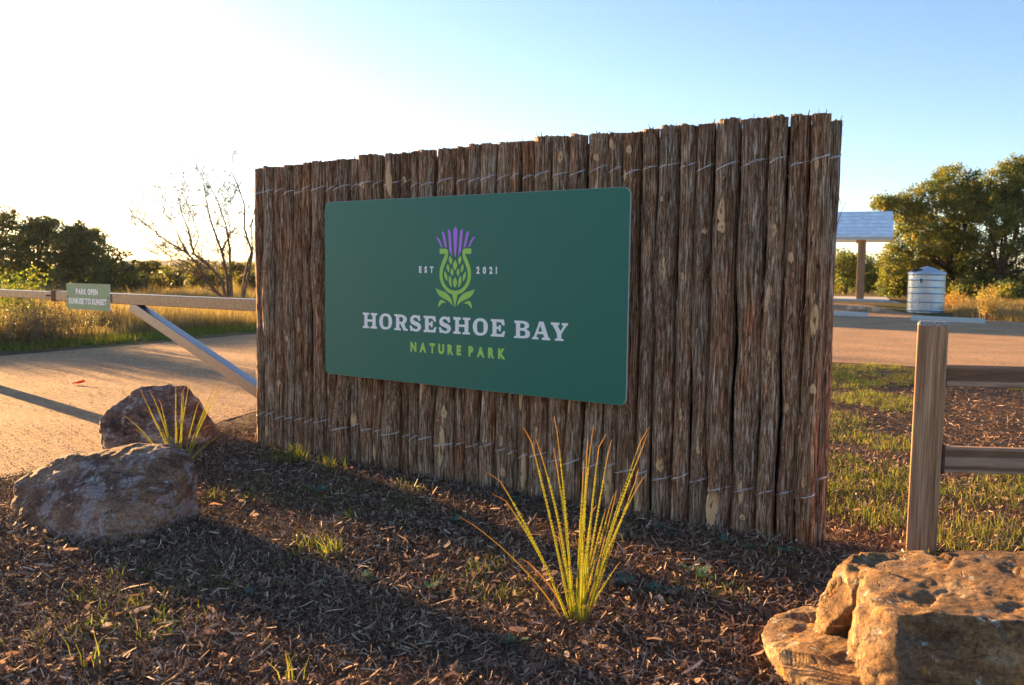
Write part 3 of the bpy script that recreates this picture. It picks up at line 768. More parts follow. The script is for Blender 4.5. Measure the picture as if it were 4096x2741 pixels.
# ------------------------------------------------------------------ boulders
def hull_into(bm, pts):
    b2 = bmesh.new()
    for p in pts: b2.verts.new(p)
    r = bmesh.ops.convex_hull(b2, input=list(b2.verts))
    junk = [v for v in b2.verts if not v.link_faces]
    for v in junk: b2.verts.remove(v)
    tmp = bpy.data.meshes.new("t"); b2.to_mesh(tmp); b2.free(); bm.from_mesh(tmp); bpy.data.meshes.remove(tmp)
def boulder(name, hulls, mat, label, voxel=0.016, amp=0.03, freq=3.0, strata=(0, 0, 1), samp=0.012, sfreq=16, seed=0, chips=0.02, origin=None, cuts=26, facet=0.8):
    bm = bmesh.new()
    for h in hulls: hull_into(bm, h)
    me = bpy.data.meshes.new(name); bm.to_mesh(me); bm.free()
    o = bpy.data.objects.new(name, me); COL.objects.link(o)
    md = o.modifiers.new("r", 'REMESH'); md.mode = 'VOXEL'; md.voxel_size = voxel
    dg = bpy.context.evaluated_depsgraph_get(); dg.update()
    m2 = bpy.data.meshes.new_from_object(o.evaluated_get(dg))
    bpy.data.objects.remove(o); bpy.data.meshes.remove(me)
    n = len(m2.vertices); v = np.zeros(n * 3); m2.vertices.foreach_get("co", v); v = v.reshape(-1, 3)
    nr = np.zeros(n * 3); m2.vertex_normals.foreach_get("vector", nr); nr = nr.reshape(-1, 3)
    gq = np.random.default_rng(seed + 900)
    if cuts:
        vi = gq.choice(n, cuts, replace=False); sd, sn = v[vi], nr[vi] + gq.normal(0, 0.22, (cuts, 3))
        sn /= np.linalg.norm(sn, axis=1)[:, None]
        wv = v + 0.10 * np.stack([fbm(v * 4, seed + 60 + q, 3) for q in range(3)], 1)
        d2 = ((wv[:, None] - sd[None]) ** 2).sum(2); ni = d2.argmin(1)
        off = np.clip(((v - sd[ni]) * sn[ni]).sum(1), -0.05, 0.05)
        v = v - sn[ni] * (off * facet)[:, None]
    d = amp * 2.4 * fbm(v * freq, seed, 4, 0.55)
    s = np.array(strata) / np.linalg.norm(strata)
    t = v @ s * sfreq + 2.2 * fbm(v * 2.2, seed + 5, 3)
    ft = t - np.floor(t); ter = np.where(ft < 0.8, ft / 0.8, (1 - ft) / 0.2)
    lay = vnoise(np.stack([np.floor(t), np.zeros(n), np.zeros(n)], 1) + 0.01, seed + 9) - 0.5
    d += samp * (1.4 * lay + 0.5 * (ter - 0.5))
    # chipped facets
    c = fbm(v * freq * 2.2, seed + 40, 2); d += chips * (np.abs(c) * 2 - 0.35)
    d += 0.006 * fbm(v * 22, seed + 71, 3) * 2 + 0.007 * (0.25 - np.abs(fbm(v * 11, seed + 81, 3)))
    d *= np.clip((v[:, 2] + 0.10) / 0.10, 0, 1) 
    v = v + nr * d[:, None]
    org = np.array(origin if origin is not None else (v[:, 0].mean(), v[:, 1].mean(), 0.0))
    m2.vertices.foreach_set("co", (v - org).astype(np.float32).ravel()); m2.update()
    m2.polygons.foreach_set("use_smooth", np.ones(len(m2.polygons), bool))
    m2.materials.clear(); m2.materials.append(mat); m2.name = name
    o = bpy.data.objects.new(name, m2); o.location = org
    return tag(link(o), label, "boulder", "boulders")
# front left slab: broad banded face, highest at its right end
boulder("boulder", [[(-2.74, 4.84, -.06), (-2.76, 4.93, .165), (-2.72, 4.98, .21), (-2.54, 5.05, .297), (-2.30, 5.08, .33), (-2.13, 5.06, .375), (-1.92, 5.02, .385), (-1.80, 4.97, .35), (-1.735, 4.94, .25),
   (-1.725, 4.90, -.02), (-1.75, 4.80, -.08), (-1.84, 4.46, -.08), (-2.02, 4.33, -.08), (-2.22, 4.42, -.03), (-2.48, 4.60, -.06), (-2.03, 4.44, .12), (-1.80, 4.64, .20), (-2.56, 4.76, .10), (-2.3, 4.70, .20), (-1.86, 4.86, .355), (-2.1, 4.90, .345),
   (-2.62, 5.28, .18), (-2.3, 5.30, .26), (-2.0, 5.12, .30), (-2.68, 5.30, -.05), (-1.85, 5.02, -.05), (-2.2, 5.35, -.05)]],
   M['rock_front'], "long banded brown boulder in front, lying lower right of the gravel road", 0.009, 0.006, 3.0, (0.35, 0.25, 1.0), 0.009, 9, 7, 0.007, cuts=0)
# rear left: rounded dome
boulder("boulder", [[(-3.10, 6.72, .0), (-3.115, 6.76, .21), (-3.10, 6.82, .285), (-3.0, 6.9, .375), (-2.88, 7.0, .452), (-2.73, 7.05, .472), (-2.60, 7.1, .445), (-2.51, 7.1, .355), (-2.44, 7.1, .20), (-2.37, 7.08, -.05), (-2.42, 6.90, -.05), (-2.95, 6.58, -.05), (-2.6, 6.72, .15),
   (-2.9, 6.72, .25), (-2.75, 6.80, .36), (-3.05, 7.25, .1), (-2.5, 7.45, .1), (-2.9, 7.30, .32), (-2.62, 7.38, .32), (-3.05, 7.3, -.05), (-2.4, 7.5, -.05)]],
   M['rock_rear'], "rounded purple-brown boulder farther back, beside the gravel road", 0.011, 0.012, 3.0, (0.9, 0.1, 0.35), 0.008, 9, 21, 0.010, cuts=30, facet=.35)
# right: stepped ledge rock
boulder("boulder", [
   [(1.10, 2.64, .375), (1.14, 2.55, .38), (1.53, 2.42, .43), (2.2, 2.40, .50), (2.4, 3.02, .47), (1.80, 3.09, .425), (1.34, 3.07, .385), (1.18, 2.92, .37), (1.09, 2.70, .17), (1.13, 2.50, -.10), (1.55, 2.34, -.10), (2.3, 2.30, -.1), (2.5, 3.15, -.1), (1.2, 3.05, .0), (1.09, 2.75, .27)],
   [(1.145, 3.10, .365), (1.22, 3.14, .385), (1.48, 3.13, .405), (1.48, 2.95, .40), (1.21, 2.95, .365), (1.08, 3.08, .25), (1.095, 2.99, .19), (1.4, 2.95, .16), (1.5, 3.22, -.1), (1.12, 3.17, .0)],
   [(0.90, 3.14, .075), (1.0, 3.30, .10), (1.22, 3.36, .115), (1.40, 3.2, .125), (1.35, 2.8, .13), (1.15, 2.55, .11), (1.0, 2.60, .10), (0.92, 2.88, .085), (0.93, 3.08, -.06), (1.02, 2.55, -.1), (1.5, 2.5, -.1), (1.5, 3.3, -.1), (1.0, 3.30, -.08)]],
   M['rock_right'], "layered ochre ledge boulder at the foot of the fence post", 0.009, 0.007, 4.0, (0.05, -0.12, 1.0), 0.009, 17, 33, 0.008, cuts=90, facet=.38)

# ------------------------------------------------------------------ rail fence
FENCE = empty("rail_fence", (2.055, 4.40, 0), R(-2.0))
tag(FENCE, "weathered timber post and rail fence behind the ledge boulder", "fence")
MB().box(-0.068, 0.068, -0.045, 0.045, -0.2, 1.140, 0.006).build("post", M['fence'], FENCE).rotation_euler = (0, 0, R(-25.5))
bm_ = MB(); bm_.box(-0.0688, 0.0688, -0.0458, 0.0458, 1.122, 1.156, 0.013); bm_.build("post_top", M['grey_end'], FENCE).rotation_euler = (0, 0, R(-25.5))
FENCE.rotation_euler = (R(-0.6), R(0.6), R(-2.0))
MB().box(0.060, 2.6, 0.006, 0.046, 0.835, 0.942, 0.004).build("rail", M['rail'], FENCE)
MB().box(0.060, 2.6, -0.022, 0.020, 0.412, 0.540, 0.004).build("rail", M['rail'], FENCE)
MB().box(0.066, 0.080, -0.002, 0.052, 0.828, 0.925, 0.002).build("rail_bracket", M['rust'], FENCE)
MB().box(0.066, 0.080, -0.030, 0.030, 0.405, 0.55, 0.002).build("rail_bracket", M['rust'], FENCE)

# ------------------------------------------------------------------ yuccas
def blade(name, base, tip, sag, wid, parent, dead=0.0, hook=0.0, seed=0, side=None):
    g = np.random.default_rng(seed)
    b = Vector(base); t = Vector(tip); L = (t - b).length
    d = (t - b).normalized(); out = Vector((d.x, d.y, 0)); out = out.normalized() if out.length > 1e-4 else Vector((1, 0, 0))
    mid = (b + t) / 2 - out * sag * L + Vector((0, 0, sag * L * 0.7))
    sd = d.cross(Vector((0.1, -1, 0.05))).normalized() if side is None else side
    nrm = d.cross(sd).normalized()
    n = 13; V, Q, T, C = [], [], [], []
    for k in range(n):
        s = k / (n - 1)
        p = b * (1 - s) ** 2 + mid * 2 * s * (1 - s) + t * s * s
        if s > 0.92: p = p + out * hook * (s - 0.92) * 6 + Vector((0, 0, -abs(hook) * (s - .92) * 3))
        w = wid * (1.0 - 0.62 * s) * (1 if s < .97 else .6)
        V += [p - sd * w, p + nrm * w * 0.55, p + sd * w, p - nrm * w * 0.35]
        tipf = max(0.0, min(1.0, (s - 0.76) / 0.18)); tipf = max(tipf, dead)
        green = np.array((0.20, 0.28, 0.04)); gold = np.array((0.50, 0.33, 0.16))
        if tipf > .5 and s < .85 and dead < .5: gold = np.array((0.50, 0.26, 0.07))
        c = green * (1 - tipf) + gold * tipf
        edge = np.array((0.52, 0.50, 0.08)) * (1 - tipf) + gold * tipf
        C += [edge, c, edge, c * .9]
        if k:
            o = 4 * k
            for a in range(4): Q.append((o - 4 + a, o - 4 + (a + 1) % 4, o + (a + 1) % 4, o + a))
    V = [tuple(v) for v in V]
    if dead < 0.5:
        nt = int(L / 0.018)
        for k in range(nt):
            s = (k + g.random() * .6) / nt * 0.74 + 0.04
            p = b * (1 - s) ** 2 + mid * 2 * s * (1 - s) + t * s * s
            w = wid * (1.0 - 0.62 * s)
            for sg in (-1, 1):
                o = len(V); q = p + sd * sg * w * .8
                V += [tuple(q - d * .0022), tuple(q + d * .003), tuple(q + sd * sg * 0.0030 + d * .003)]
                C += [np.array((0.42, 0.34, 0.06))] * 3; T.append((o, o + 1, o + 2))
    return mesh_np(name, V, Q, M['yucca'], parent, tris=T if T else None, col=np.array(C), smooth=False)
def yucca(base, tips, label, wid, zscale=1.0):
    root = empty("yucca", base); tag(root, label, "yucca")
    for k, tp in enumerate(tips):
        x, z = tp[0] - base[0], tp[1] - base[2]
        dead = tp[2] if len(tp) > 2 else 0.0
        y = rnd.uniform(-0.16, 0.16) * z
        b0 = (max(-.05, min(.05, x * .12)) + rnd.uniform(-.012, .012), rnd.uniform(-.035, .035), 0.0)
        blade("leaf", b0, (x, y, z), rnd.uniform(-0.02, 0.05) + 0.10 * abs(x) / max(z, .2) * .6, wid * rnd.uniform(.8, 1.15), root, dead, rnd.uniform(-.02, .05), k * 7 + 1)
    # dry curled threads in the heart of the plant
    g = np.random.default_rng(5)
    w = MB()
    for k in range(7):
        p = Vector((g.normal(0, .05), g.normal(0, .04), g.uniform(.12, .32) * zscale)); pts = []
        for m in range(9):
            pts.append(p.copy()); p = p + Vector((g.normal(0, .014), g.normal(0, .014), g.normal(0.002, .012)))
        w.tube(pts, 0.0016, 4)
    w.build("dry_thread", M['cut'], root)["kind"] = "stuff"
yucca((0.272, 3.46, 0.0), [(.062, .785), (.096, .737), (.176, .80), (.163, .711), (-.069, .594), (-.046, .519), (-.193, .403, .65), (.314, .801), (.348, .764), (.304, .716), (.40, .71), (.53, .777), (.552, .733), (.535, .574), (.41, .545, .6), (.401, .521),
     (.43, .254), (.05, .256, 1), (.279, .661), (.493, .636, .3), (.304, .613), (.27, .42), (.33, .46), (.19, .36), (.38, .50, .4)],
     "large spiky yucca with toothed yellow-green leaves in front of the log wall", 0.0039)
yucca((-2.27, 6.05, 0.0), [(-2.307, .661), (-2.236, .575), (-2.193, .55), (-2.425, .551), (-2.511, .554), (-2.661, .374), (-1.99, .621), (-1.925, .622), (-1.956, .583), (-2.045, .33), (-2.034, .212, .7), (-2.556, .284, .5), (-1.917, .283), (-2.36, .50), (-2.12, .48), (-2.28, .42), (-2.48, .42), (-2.20, .62), (-2.40, .35)],
     "smaller spiky yucca growing between the two boulders by the road", 0.0040)

# ------------------------------------------------------------------ mulch, leaf litter
FR = math.tan(R(32))
def sample_view(n, r0, r1, a0=-34, a1=34, p=1.0):
    a = np.radians(rs.uniform(a0, a1, n)); r = r0 + (r1 - r0) * rs.random(n) ** p
    return r * np.sin(a), r * np.cos(a), r
WALLPOLY = [(P0.x + math.cos(YAW) * u - math.sin(YAW) * w, P0.y + math.sin(YAW) * u + math.cos(YAW) * w) for u, w in ((-.9, .08), (3.5, .08), (3.5, .38), (-.9, .38))]
def shreds(n, x, y, lmin, lmax, wmin, wmax, name, mat, pal, weights, zoff=0.0, tilt=0.35, parent=None, hgt=0.02):
    z = gz(x, y) + micro(x, y) + zoff + rs.random(n) * hgt
    a = rs.uniform(0, np.pi * 2, n); L = rs.uniform(lmin, lmax, n) * rs.choice([1, 1, 1, 1.8], n); w = rs.uniform(wmin, wmax, n)
    pit = rs.normal(0, tilt, n); bend = rs.normal(0, 0.35, n); roll = rs.normal(0, 0.6, n)
    d = np.stack([np.cos(a) * np.cos(pit), np.sin(a) * np.cos(pit), np.sin(pit)], 1)
    s = np.stack([-np.sin(a) * np.cos(roll), np.cos(a) * np.cos(roll), np.sin(roll)], 1)
    c = np.stack([x, y, z], 1)
    kink = np.stack([-np.sin(a), np.cos(a), rs.normal(0.3, .5, n)], 1) * (bend * L * .4)[:, None]
    p0 = c - d * (L / 2)[:, None]; p1 = c + kink; p2 = c + d * (L / 2)[:, None]
    hw = (s * (w / 2)[:, None])
    V = np.stack([p0 - hw * .6, p0 + hw * .6, p1 - hw, p1 + hw, p2 - hw * .4, p2 + hw * .4], 1).reshape(-1, 3)
    b = np.arange(n)[:, None] * 6
    Q = np.concatenate([b + np.array([[0, 2, 3, 1]]), b + np.array([[2, 4, 5, 3]])], 0)
    pal = np.array(pal); k = rs.choice(len(pal), n, p=np.array(weights) / sum(weights))
    colr = pal[k] * rs.uniform(0.65, 1.35, n)[:, None]
    o = mesh_np(name, V, Q, mat, parent, col=np.repeat(colr, 6, 0))
    return o
MPAL = [(0.085, 0.049, 0.033), (0.185, 0.110, 0.072), (0.30, 0.19, 0.13), (0.43, 0.30, 0.21), (0.60, 0.47, 0.36)]
MW = [4, 5, 3.2, 1.5, 0.35]
def mulch_zone(x, y):
    return ~inside(x, y, ROAD) & ~inside(x, y, WALLPOLY)
x, y, r = sample_view(320000, 1.9, 8.2, -50, 50, 0.85)
k = mulch_zone(x, y); x, y = x[k], y[k]
right = np.clip((x - 1.75) / 1.0, 0, 1) * np.clip((y - 4.6) / 1.0, 0, 1)
k = rs.random(len(x)) > right * 0.65; x, y = x[k], y[k]
o = shreds(len(x), x, y, 0.012, 0.042, 0.0014, 0.0052, "mulch", M['mulch'], MPAL, MW, 0.0, 0.5)
tag(o, "shredded dark bark mulch covering the bed round the sign", kind="stuff")
x, y, r = sample_view(9000, 2.0, 5.6, -48, 48, 0.9)
k = mulch_zone(x, y) & (n2(x, y, 2.2, 15) > -.06); x, y = x[k], y[k]
o = shreds(len(x), x, y, 0.03, 0.085, 0.005, 0.012, "mulch", M['mulch'], MPAL, [3, 4, 3, 2, .6], 0.006, 0.45)
tag(o, "coarse bark chips lying on top of the mulch bed", kind="stuff")
x, y, r = sample_view(30000, 8, 15, 8, 34)
k = mulch_zone(x, y); x, y = x[k], y[k]
o = shreds(len(x), x, y, 0.02, 0.06, 0.003, 0.008, "mulch", M['mulch'], MPAL, MW)
tag(o, "scattered bark mulch on the ground behind the fence", kind="stuff")
x, y, r = sample_view(16000, 5.0, 10.5, -32, -11)
k = (edge_dist(x, y, ROAD_NEAR) < 0.9) & ~inside(x, y, WALLPOLY); x, y = x[k], y[k]
dd = edge_dist(x, y, ROAD_NEAR); k = ~inside(x, y, ROAD) | (rs.random(len(x)) < np.exp(-dd / 0.10) * .7); x, y = x[k], y[k]
o = shreds(len(x), x, y, 0.012, 0.045, 0.0014, 0.006, "mulch", M['mulch'], MPAL, MW, 0.004, 0.4, hgt=0.012)
tag(o, "ragged spill of bark mulch along the edge of the gravel road", kind="stuff")
x, y, r = sample_view(34000, 2.0, 7.5, -48, 48, 0.85)
k = mulch_zone(x, y); x, y = x[k], y[k]
o = shreds(len(x), x, y, 0.014, 0.036, 0.003, 0.008, "mulch", M['mulch'], MPAL, [1.5, 3, 4, 3, .8], 0.012, 0.95)  # added shreds, steeper and paler in colour so the mulch shows sunlit tips
tag(o, "upturned bark splinters standing out of the mulch", kind="stuff")
# dead leaves: curled, lying on the mulch
x, y, r = sample_view(2200, 2.8, 7.5)
k = mulch_zone(x, y) & (n2(x, y, 0.8, 12) > -0.05); x, y = x[k], y[k]
o = shreds(len(x), x, y, 0.025, 0.05, 0.012, 0.024, "leaf_litter", M['litter'], [(0.26, 0.165, 0.12), (0.34, 0.235, 0.18), (0.20, 0.12, 0.085), (0.40, 0.31, 0.24), (0.28, 0.11, 0.06)], [3, 3, 2, 1, .15], 0.012, 0.3)
tag(o, "dry curled leaves scattered over the mulch", kind="stuff")
# grit and pebbles on the road near the gate
x, y, r = sample_view(15000, 5.0, 13.0, -34, -12)
k = inside(x, y, ROAD); x, y = x[k], y[k]
o = shreds(len(x), x, y, 0.004, 0.010, 0.004, 0.009, "gravel_grit", M['mulch'], [(0.42, 0.27, 0.17), (0.55, 0.40, 0.28), (0.28, 0.17, 0.11), (0.62, 0.52, 0.42)], [3, 3, 2, 1], 0.012, 0.5, hgt=0.004)
tag(o, "loose granite grit on the road surface", kind="stuff")
def leaf_on(name, p, col, label, size=0.06):
    V = [(-size, 0, .004), (-.3 * size, -.45 * size, .02), (.5 * size, -.4 * size, .015), (size, 0, .03), (.5 * size, .4 * size, .05), (-.3 * size, .42 * size, .03), (.1 * size, 0, .006)]
    o = mesh_np(name, V, None, M['litter'], tris=[(0, 1, 6), (1, 2, 6), (2, 3, 6), (3, 4, 6), (4, 5, 6), (5, 0, 6)], col=np.tile(np.array(col), (7, 1)))
    o.location = p; tag(o, label, "leaf")
leaf_on("fallen_leaf", (-5.03, 10.38, 0.015), (0.62, 0.09, 0.02), "bright red leaf lying alone on the gravel road", 0.085)

# ------------------------------------------------------------------ grass
def blades(n, x, y, hmin, hmax, w, name, mat, pal, weights, lean=0.35, seg=2, vary=None, zero=0.0, dirb=None):
    z = gz(x, y) + micro(x, y) * 1.0 + zero
    a = rs.uniform(0, 2 * np.pi, n); h = rs.uniform(hmin, hmax, n)
    if vary is not None: h = h * vary
    ln = np.abs(rs.normal(0, lean, n)) + .05
    dx, dy = np.cos(a) * ln * h, np.sin(a) * ln * h
    fa = rs.uniform(0, np.pi, n); ww = w * rs.uniform(.6, 1.3, n)
    sx, sy = np.cos(fa) * ww / 2, np.sin(fa) * ww / 2
    lv = []
    for k in range(seg + 1):
        t = k / seg; wf = 1 - .85 * t
        px, py, pz = x + dx * t * t, y + dy * t * t, z + h * t * (1 - .25 * ln * t)
        lv += [np.stack([px - sx * wf, py - sy * wf, pz], 1), np.stack([px + sx * wf, py + sy * wf, pz], 1)]
    V = np.stack(lv, 1).reshape(-1, 3); m = 2 * (seg + 1)
    b = np.arange(n)[:, None] * m
    Q = np.concatenate([b + np.array([[2 * k, 2 * k + 1, 2 * k + 3, 2 * k + 2]]) for k in range(seg)], 0)
    pal = np.array(pal); c = pal[rs.choice(len(pal), n, p=np.array(weights) / sum(weights))] * rs.uniform(.7, 1.3, n)[:, None]
    return mesh_np(name, V, Q, mat, col=np.repeat(c, m, 0))
def clumps(nc, per, spread, x, y):
    i = rs.integers(0, len(x), nc)
    cx = np.repeat(x[i], per) + rs.normal(0, spread, nc * per); cy = np.repeat(y[i], per) + rs.normal(0, spread, nc * per)
    return cx, cy
GREEN = [(0.10, 0.15, 0.025), (0.16, 0.20, 0.035), (0.26, 0.26, 0.06), (0.40, 0.31, 0.11), (0.07, 0.11, 0.025)]
# green and yellow lawn patches right of the wall
x = rs.uniform(1.6, 11.5, 70000); y = rs.uniform(3.6, 14.2, 70000)
k = (np.arctan2(x, y) > R(17)) & ~inside(x, y, ROAD) & ~inside(x, y, WALLPOLY)
den = n2(x, y, 0.75, 44, 3)
fx = (x / y) * 2058 + 1171
patch = den + np.where((fx > 2150) & (y > 5.9), -0.06, 0.04)
k &= patch > 0.005
x, y = x[k], y[k]
cx, cy = clumps(4600, 12, 0.04, x, y)
o = blades(len(cx), cx, cy, 0.018, 0.075, 0.0042, "grass", M['grass'], GREEN, [3, 3, 2.6, 2.2, 2], 0.9)
tag(o, "patchy green and yellow grass between the wall and the car park", kind="stuff")
# short grass among the mulch in front of the wall
x = rs.uniform(-1.8, 2.2, 9000); y = rs.uniform(3.2, 6.6, 9000)
k = mulch_zone(x, y) & (n2(x, y, 1.3, 61, 2) > 0.10); x, y = x[k], y[k]
cx, cy = clumps(340, 8, 0.03, x, y)
o = blades(len(cx), cx, cy, 0.02, 0.07, 0.003, "grass", M['grass'], GREEN, [3, 2, 1, .6, 4], 0.6)
tag(o, "thin short grass sprouting through the mulch", kind="stuff")
# verge along the far edge of the road
x = rs.uniform(-18, -4, 40000); y = rs.uniform(10, 30, 40000)
dn = np.full(len(x), 9.0)
for i in range(len(ROAD_FAR) - 1):
    ax, ay = ROAD_FAR[i]; bx, by = ROAD_FAR[i + 1]; l2 = (bx - ax) ** 2 + (by - ay) ** 2
    t = np.clip(((x - ax) * (bx - ax) + (y - ay) * (by - ay)) / l2, 0, 1); dn = np.minimum(dn, np.hypot(x - ax - t * (bx - ax), y - ay - t * (by - ay)))
out_ = ~inside(x, y, ROAD) & (np.arctan2(x, y) < R(-14)) & (np.arctan2(x, y) > R(-33))
k = out_ & (dn > 0.5) & (dn < 2.2); vx, vy = x[k], y[k]
cx, cy = clumps(1500, 9, 0.07, vx, vy)
o = blades(len(cx), cx, cy, 0.05, 0.18, 0.008, "grass", M['grass'], GREEN, [3, 3, 2, 1, 2], 0.6)
tag(o, "low green grass verge along the far side of the road", kind="stuff")
STRAW = [(0.33, 0.25, 0.135), (0.42, 0.345, 0.21), (0.24, 0.165, 0.09), (0.175, 0.125, 0.08), (0.15, 0.16, 0.075), (0.31, 0.185, 0.08)]
az = rs.uniform(-34, -13, 30000); rr = 15 + 33 * rs.random(30000) ** 1.2
x, y = rr * np.sin(np.radians(az)), rr * np.cos(np.radians(az))
dn = np.full(len(x), 9.0)
for i in range(len(ROAD_FAR) - 1):
    ax, ay = ROAD_FAR[i]; bx, by = ROAD_FAR[i + 1]; l2 = (bx - ax) ** 2 + (by - ay) ** 2
    t = np.clip(((x - ax) * (bx - ax) + (y - ay) * (by - ay)) / l2, 0, 1); dn = np.minimum(dn, np.hypot(x - ax - t * (bx - ax), y - ay - t * (by - ay)))
k = ~inside(x, y, ROAD) & (dn > 1.4) & (n2(x, y, .35, 90) > -.16); x, y = x[k], y[k]
cx, cy = clumps(9500, 12, 0.10, x, y)
vary = np.clip(0.72 + 2.2 * n2(cx, cy, 0.55, 7), .22, 1.5)
o = blades(len(cx), cx, cy, 0.26, 0.68, 0.011, "dry_grass", M['grass'], STRAW, [3, 2.2, 2.6, 2.8, 1.4, 1.4], 0.5, 3, vary)
tag(o, "tall golden dry grass in the meadow beyond the road", kind="stuff")
# dry grass right of the tank
az = rs.uniform(26.2, 34, 9000); rr = 26 + 16 * rs.random(9000)
x, y = rr * np.sin(np.radians(az)), rr * np.cos(np.radians(az))
k = ~inside(x, y, ROAD); x, y = x[k], y[k]
cx, cy = clumps(2200, 10, 0.10, x, y)
o = blades(len(cx), cx, cy, 0.12, 0.42, 0.011, "dry_grass", M['grass'], STRAW, [2, 2, 3, 3, 1, 1.5], 0.4, 2)
tag(o, "low brown dry grass under the oak beside the tank", kind="stuff")

# single grass tufts
def tuft(p, n, h, spread, label, pal=GREEN, wts=(3, 4, 3, .6, 1), w=0.0035, name="grass_tuft", cat="grass tuft", group="grass tufts in the mulch", lean=0.4):
    if n <= 12:
        root = empty(name, (p[0], p[1], 0)); tag(root, label, cat, group)
        for _ in range(n):
            bx = np.array([p[0] + rs.normal(0, spread)]); by = np.array([p[1] + rs.normal(0, spread)])
            o = blades(1, bx, by, h * .5, h, w * 1.5, "blade", M['grass'], pal, list(wts), lean)
            o.data.transform(Matrix.Translation((-p[0], -p[1], 0))); o.parent = root
        return root
    x = p[0] + rs.normal(0, spread, n); y = p[1] + rs.normal(0, spread, n)
    o = blades(n, x, y, h * .4, h, w, name, M['grass'], pal, list(wts), lean)
    me = o.data; me.transform(Matrix.Translation((-p[0], -p[1], 0))); o.location = (p[0], p[1], 0)
    return tag(o, label, cat, group)
tuft((-1.60, 6.42), 150, .15, .085, "sunlit green grass tuft at the foot of the logs near the wall's road end")
tuft((-1.27, 6.12), 90, .11, .07, "sparse green grass tuft touching the log bases, second from the wall's road end")
tuft((-0.87, 4.24), 60, .12, .035, "small sunlit grass tuft standing in the open mulch below the sign")
tuft((-0.98, 4.36), 34, .09, .03, "thin yellow-green grass tuft just left of the sunlit tuft in the mulch")
tuft((0.86, 3.75), 80, .07, .10, "dull green grass patch in the mulch right of the large yucca")
tuft((0.55, 4.68), 90, .12, .07, "green grass tuft growing against the log bases behind the large yucca")
tuft((-0.12, 4.05), 46, .08, .06, "yellow-green grass tuft left of the large yucca")
tuft((-2.80, 4.62), 12, .12, .02, "few bright grass blades at the left end of the banded boulder")
tuft((-0.72, 2.90), 9, .13, .02, "few bright grass blades in the sunlit mulch at the bottom edge")
tuft((-1.45, 2.98), 9, .15, .03, "few bright grass blades in the lower left corner of the mulch")
for k, (px, py, lb) in enumerate([(2.05, 4.95, "bright grass clump left of the fence post"), (2.62, 4.75, "bright tall grass clump under the lower fence rail"), (2.35, 4.6, "bright grass clump right of the fence post foot"), (1.80, 5.6, "grass clump beside the wall's fence end")]):
    tuft((px, py), 170, .12, .14, lb, group="lit grass clumps by the fence")

# ------------------------------------------------------------------ small blue-green weeds
def weed_mesh(seed):
    g = np.random.default_rng(seed); V, T, C = [], [], []
    for k in range(8):
        a = g.uniform(0, 6.28); L = g.uniform(.035, .065); up = g.uniform(.15, .75)
        d = Vector((math.cos(a) * math.cos(up), math.sin(a) * math.cos(up), math.sin(up))); s = Vector((-math.sin(a), math.cos(a), 0))
        for m in range(5):
            t = (m + 1) / 5; p = d * L * t - Vector((0, 0, .25 * L * t * t))
            for sg in (-1, 1):
                o = len(V); q = p + (s * sg + d * .6) * L * .30 * (1.15 - .5 * t)
                V += [tuple(p - d * L * .07), tuple(p + d * L * .07), tuple(q), tuple(q + d * L * .08 - s * sg * L * .05)]
                T += [(o, o + 1, o + 2), (o + 1, o + 3, o + 2)]
                C += [np.array((0.075, 0.135, 0.105)) * g.uniform(.8, 1.5)] * 4
    return np.array(V), np.array(T), np.array(C)
WE = [mesh_np("weed", *(lambda v, t, c: (v, None, M['weed'], None, t, c))(*weed_mesh(s))) for s in (1, 2, 3)]
WP = [(1180, 1145, "blue-green weed at the log bases left of the large yucca's top"), (1195, 1156, "smaller blue-green weed touching the one left of the large yucca's top"), (1500, 1215, "blue-green weed at the log bases just right of the large yucca"),
  (1540, 1232, "blue-green weed a step right of the large yucca, near the logs"), (1430, 1348, "blue-green weed in the grass patch right of the large yucca's foot"), (1500, 1364, "broad blue-green weed in the middle of the grass patch right of the yucca"),
  (1535, 1370, "blue-green weed at the fence-side end of the grass patch by the yucca"), (1795, 1274, "blue-green weed nearest the wall's fence end"), (1660, 1250, "blue-green weed in front of the log with the big pale cut at its foot"),
  (1710, 1264, "blue-green weed midway between the big pale cut and the wall's fence end"), (1570, 1312, "lone blue-green weed between the grass patch and the log bases"), (1180, 1480, "pale weed in the sunlit mulch below the large yucca"),
  (845, 1332, "blue-green weed in the open mulch below the sign's road-side half"), (985, 1355, "blue-green weed in the open mulch halfway to the large yucca"), (730, 1130, "blue-green weed below the grass tufts at the wall's road end"),
  (1040, 1200, "blue-green weed in the mulch below the middle of the sign"), (560, 1362, "blue-green weed alone in the mulch below the banded boulder"), (1600, 1330, "faint weed in the mulch between the yucca and the ledge boulder")]
def px2g(px, py):
    rx, ry = (px - 1171.5) / 2058.6, -(py - 784) / 2058.6
    d = cam.rotation_euler.to_matrix() @ Vector((rx, ry, -1)); t = -CAM_Z / d.z
    return d.x * t, d.y * t
for k, (px, py, lb) in enumerate(WP):
    gx, gy = px2g(px, py)
    if k < 3: o = WE[k]
    else:
        o = WE[k % 3].copy(); COL.objects.link(o)
    o.location = (gx, gy, float(micro(np.array([gx]), np.array([gy]))[0]) + .015); o.rotation_euler = (0, 0, k * 1.3); s = 0.8 + .5 * ((k * 37) % 10) / 10; o.scale = (s, s, s)
    tag(o, lb, "weed", "small weeds in the mulch")

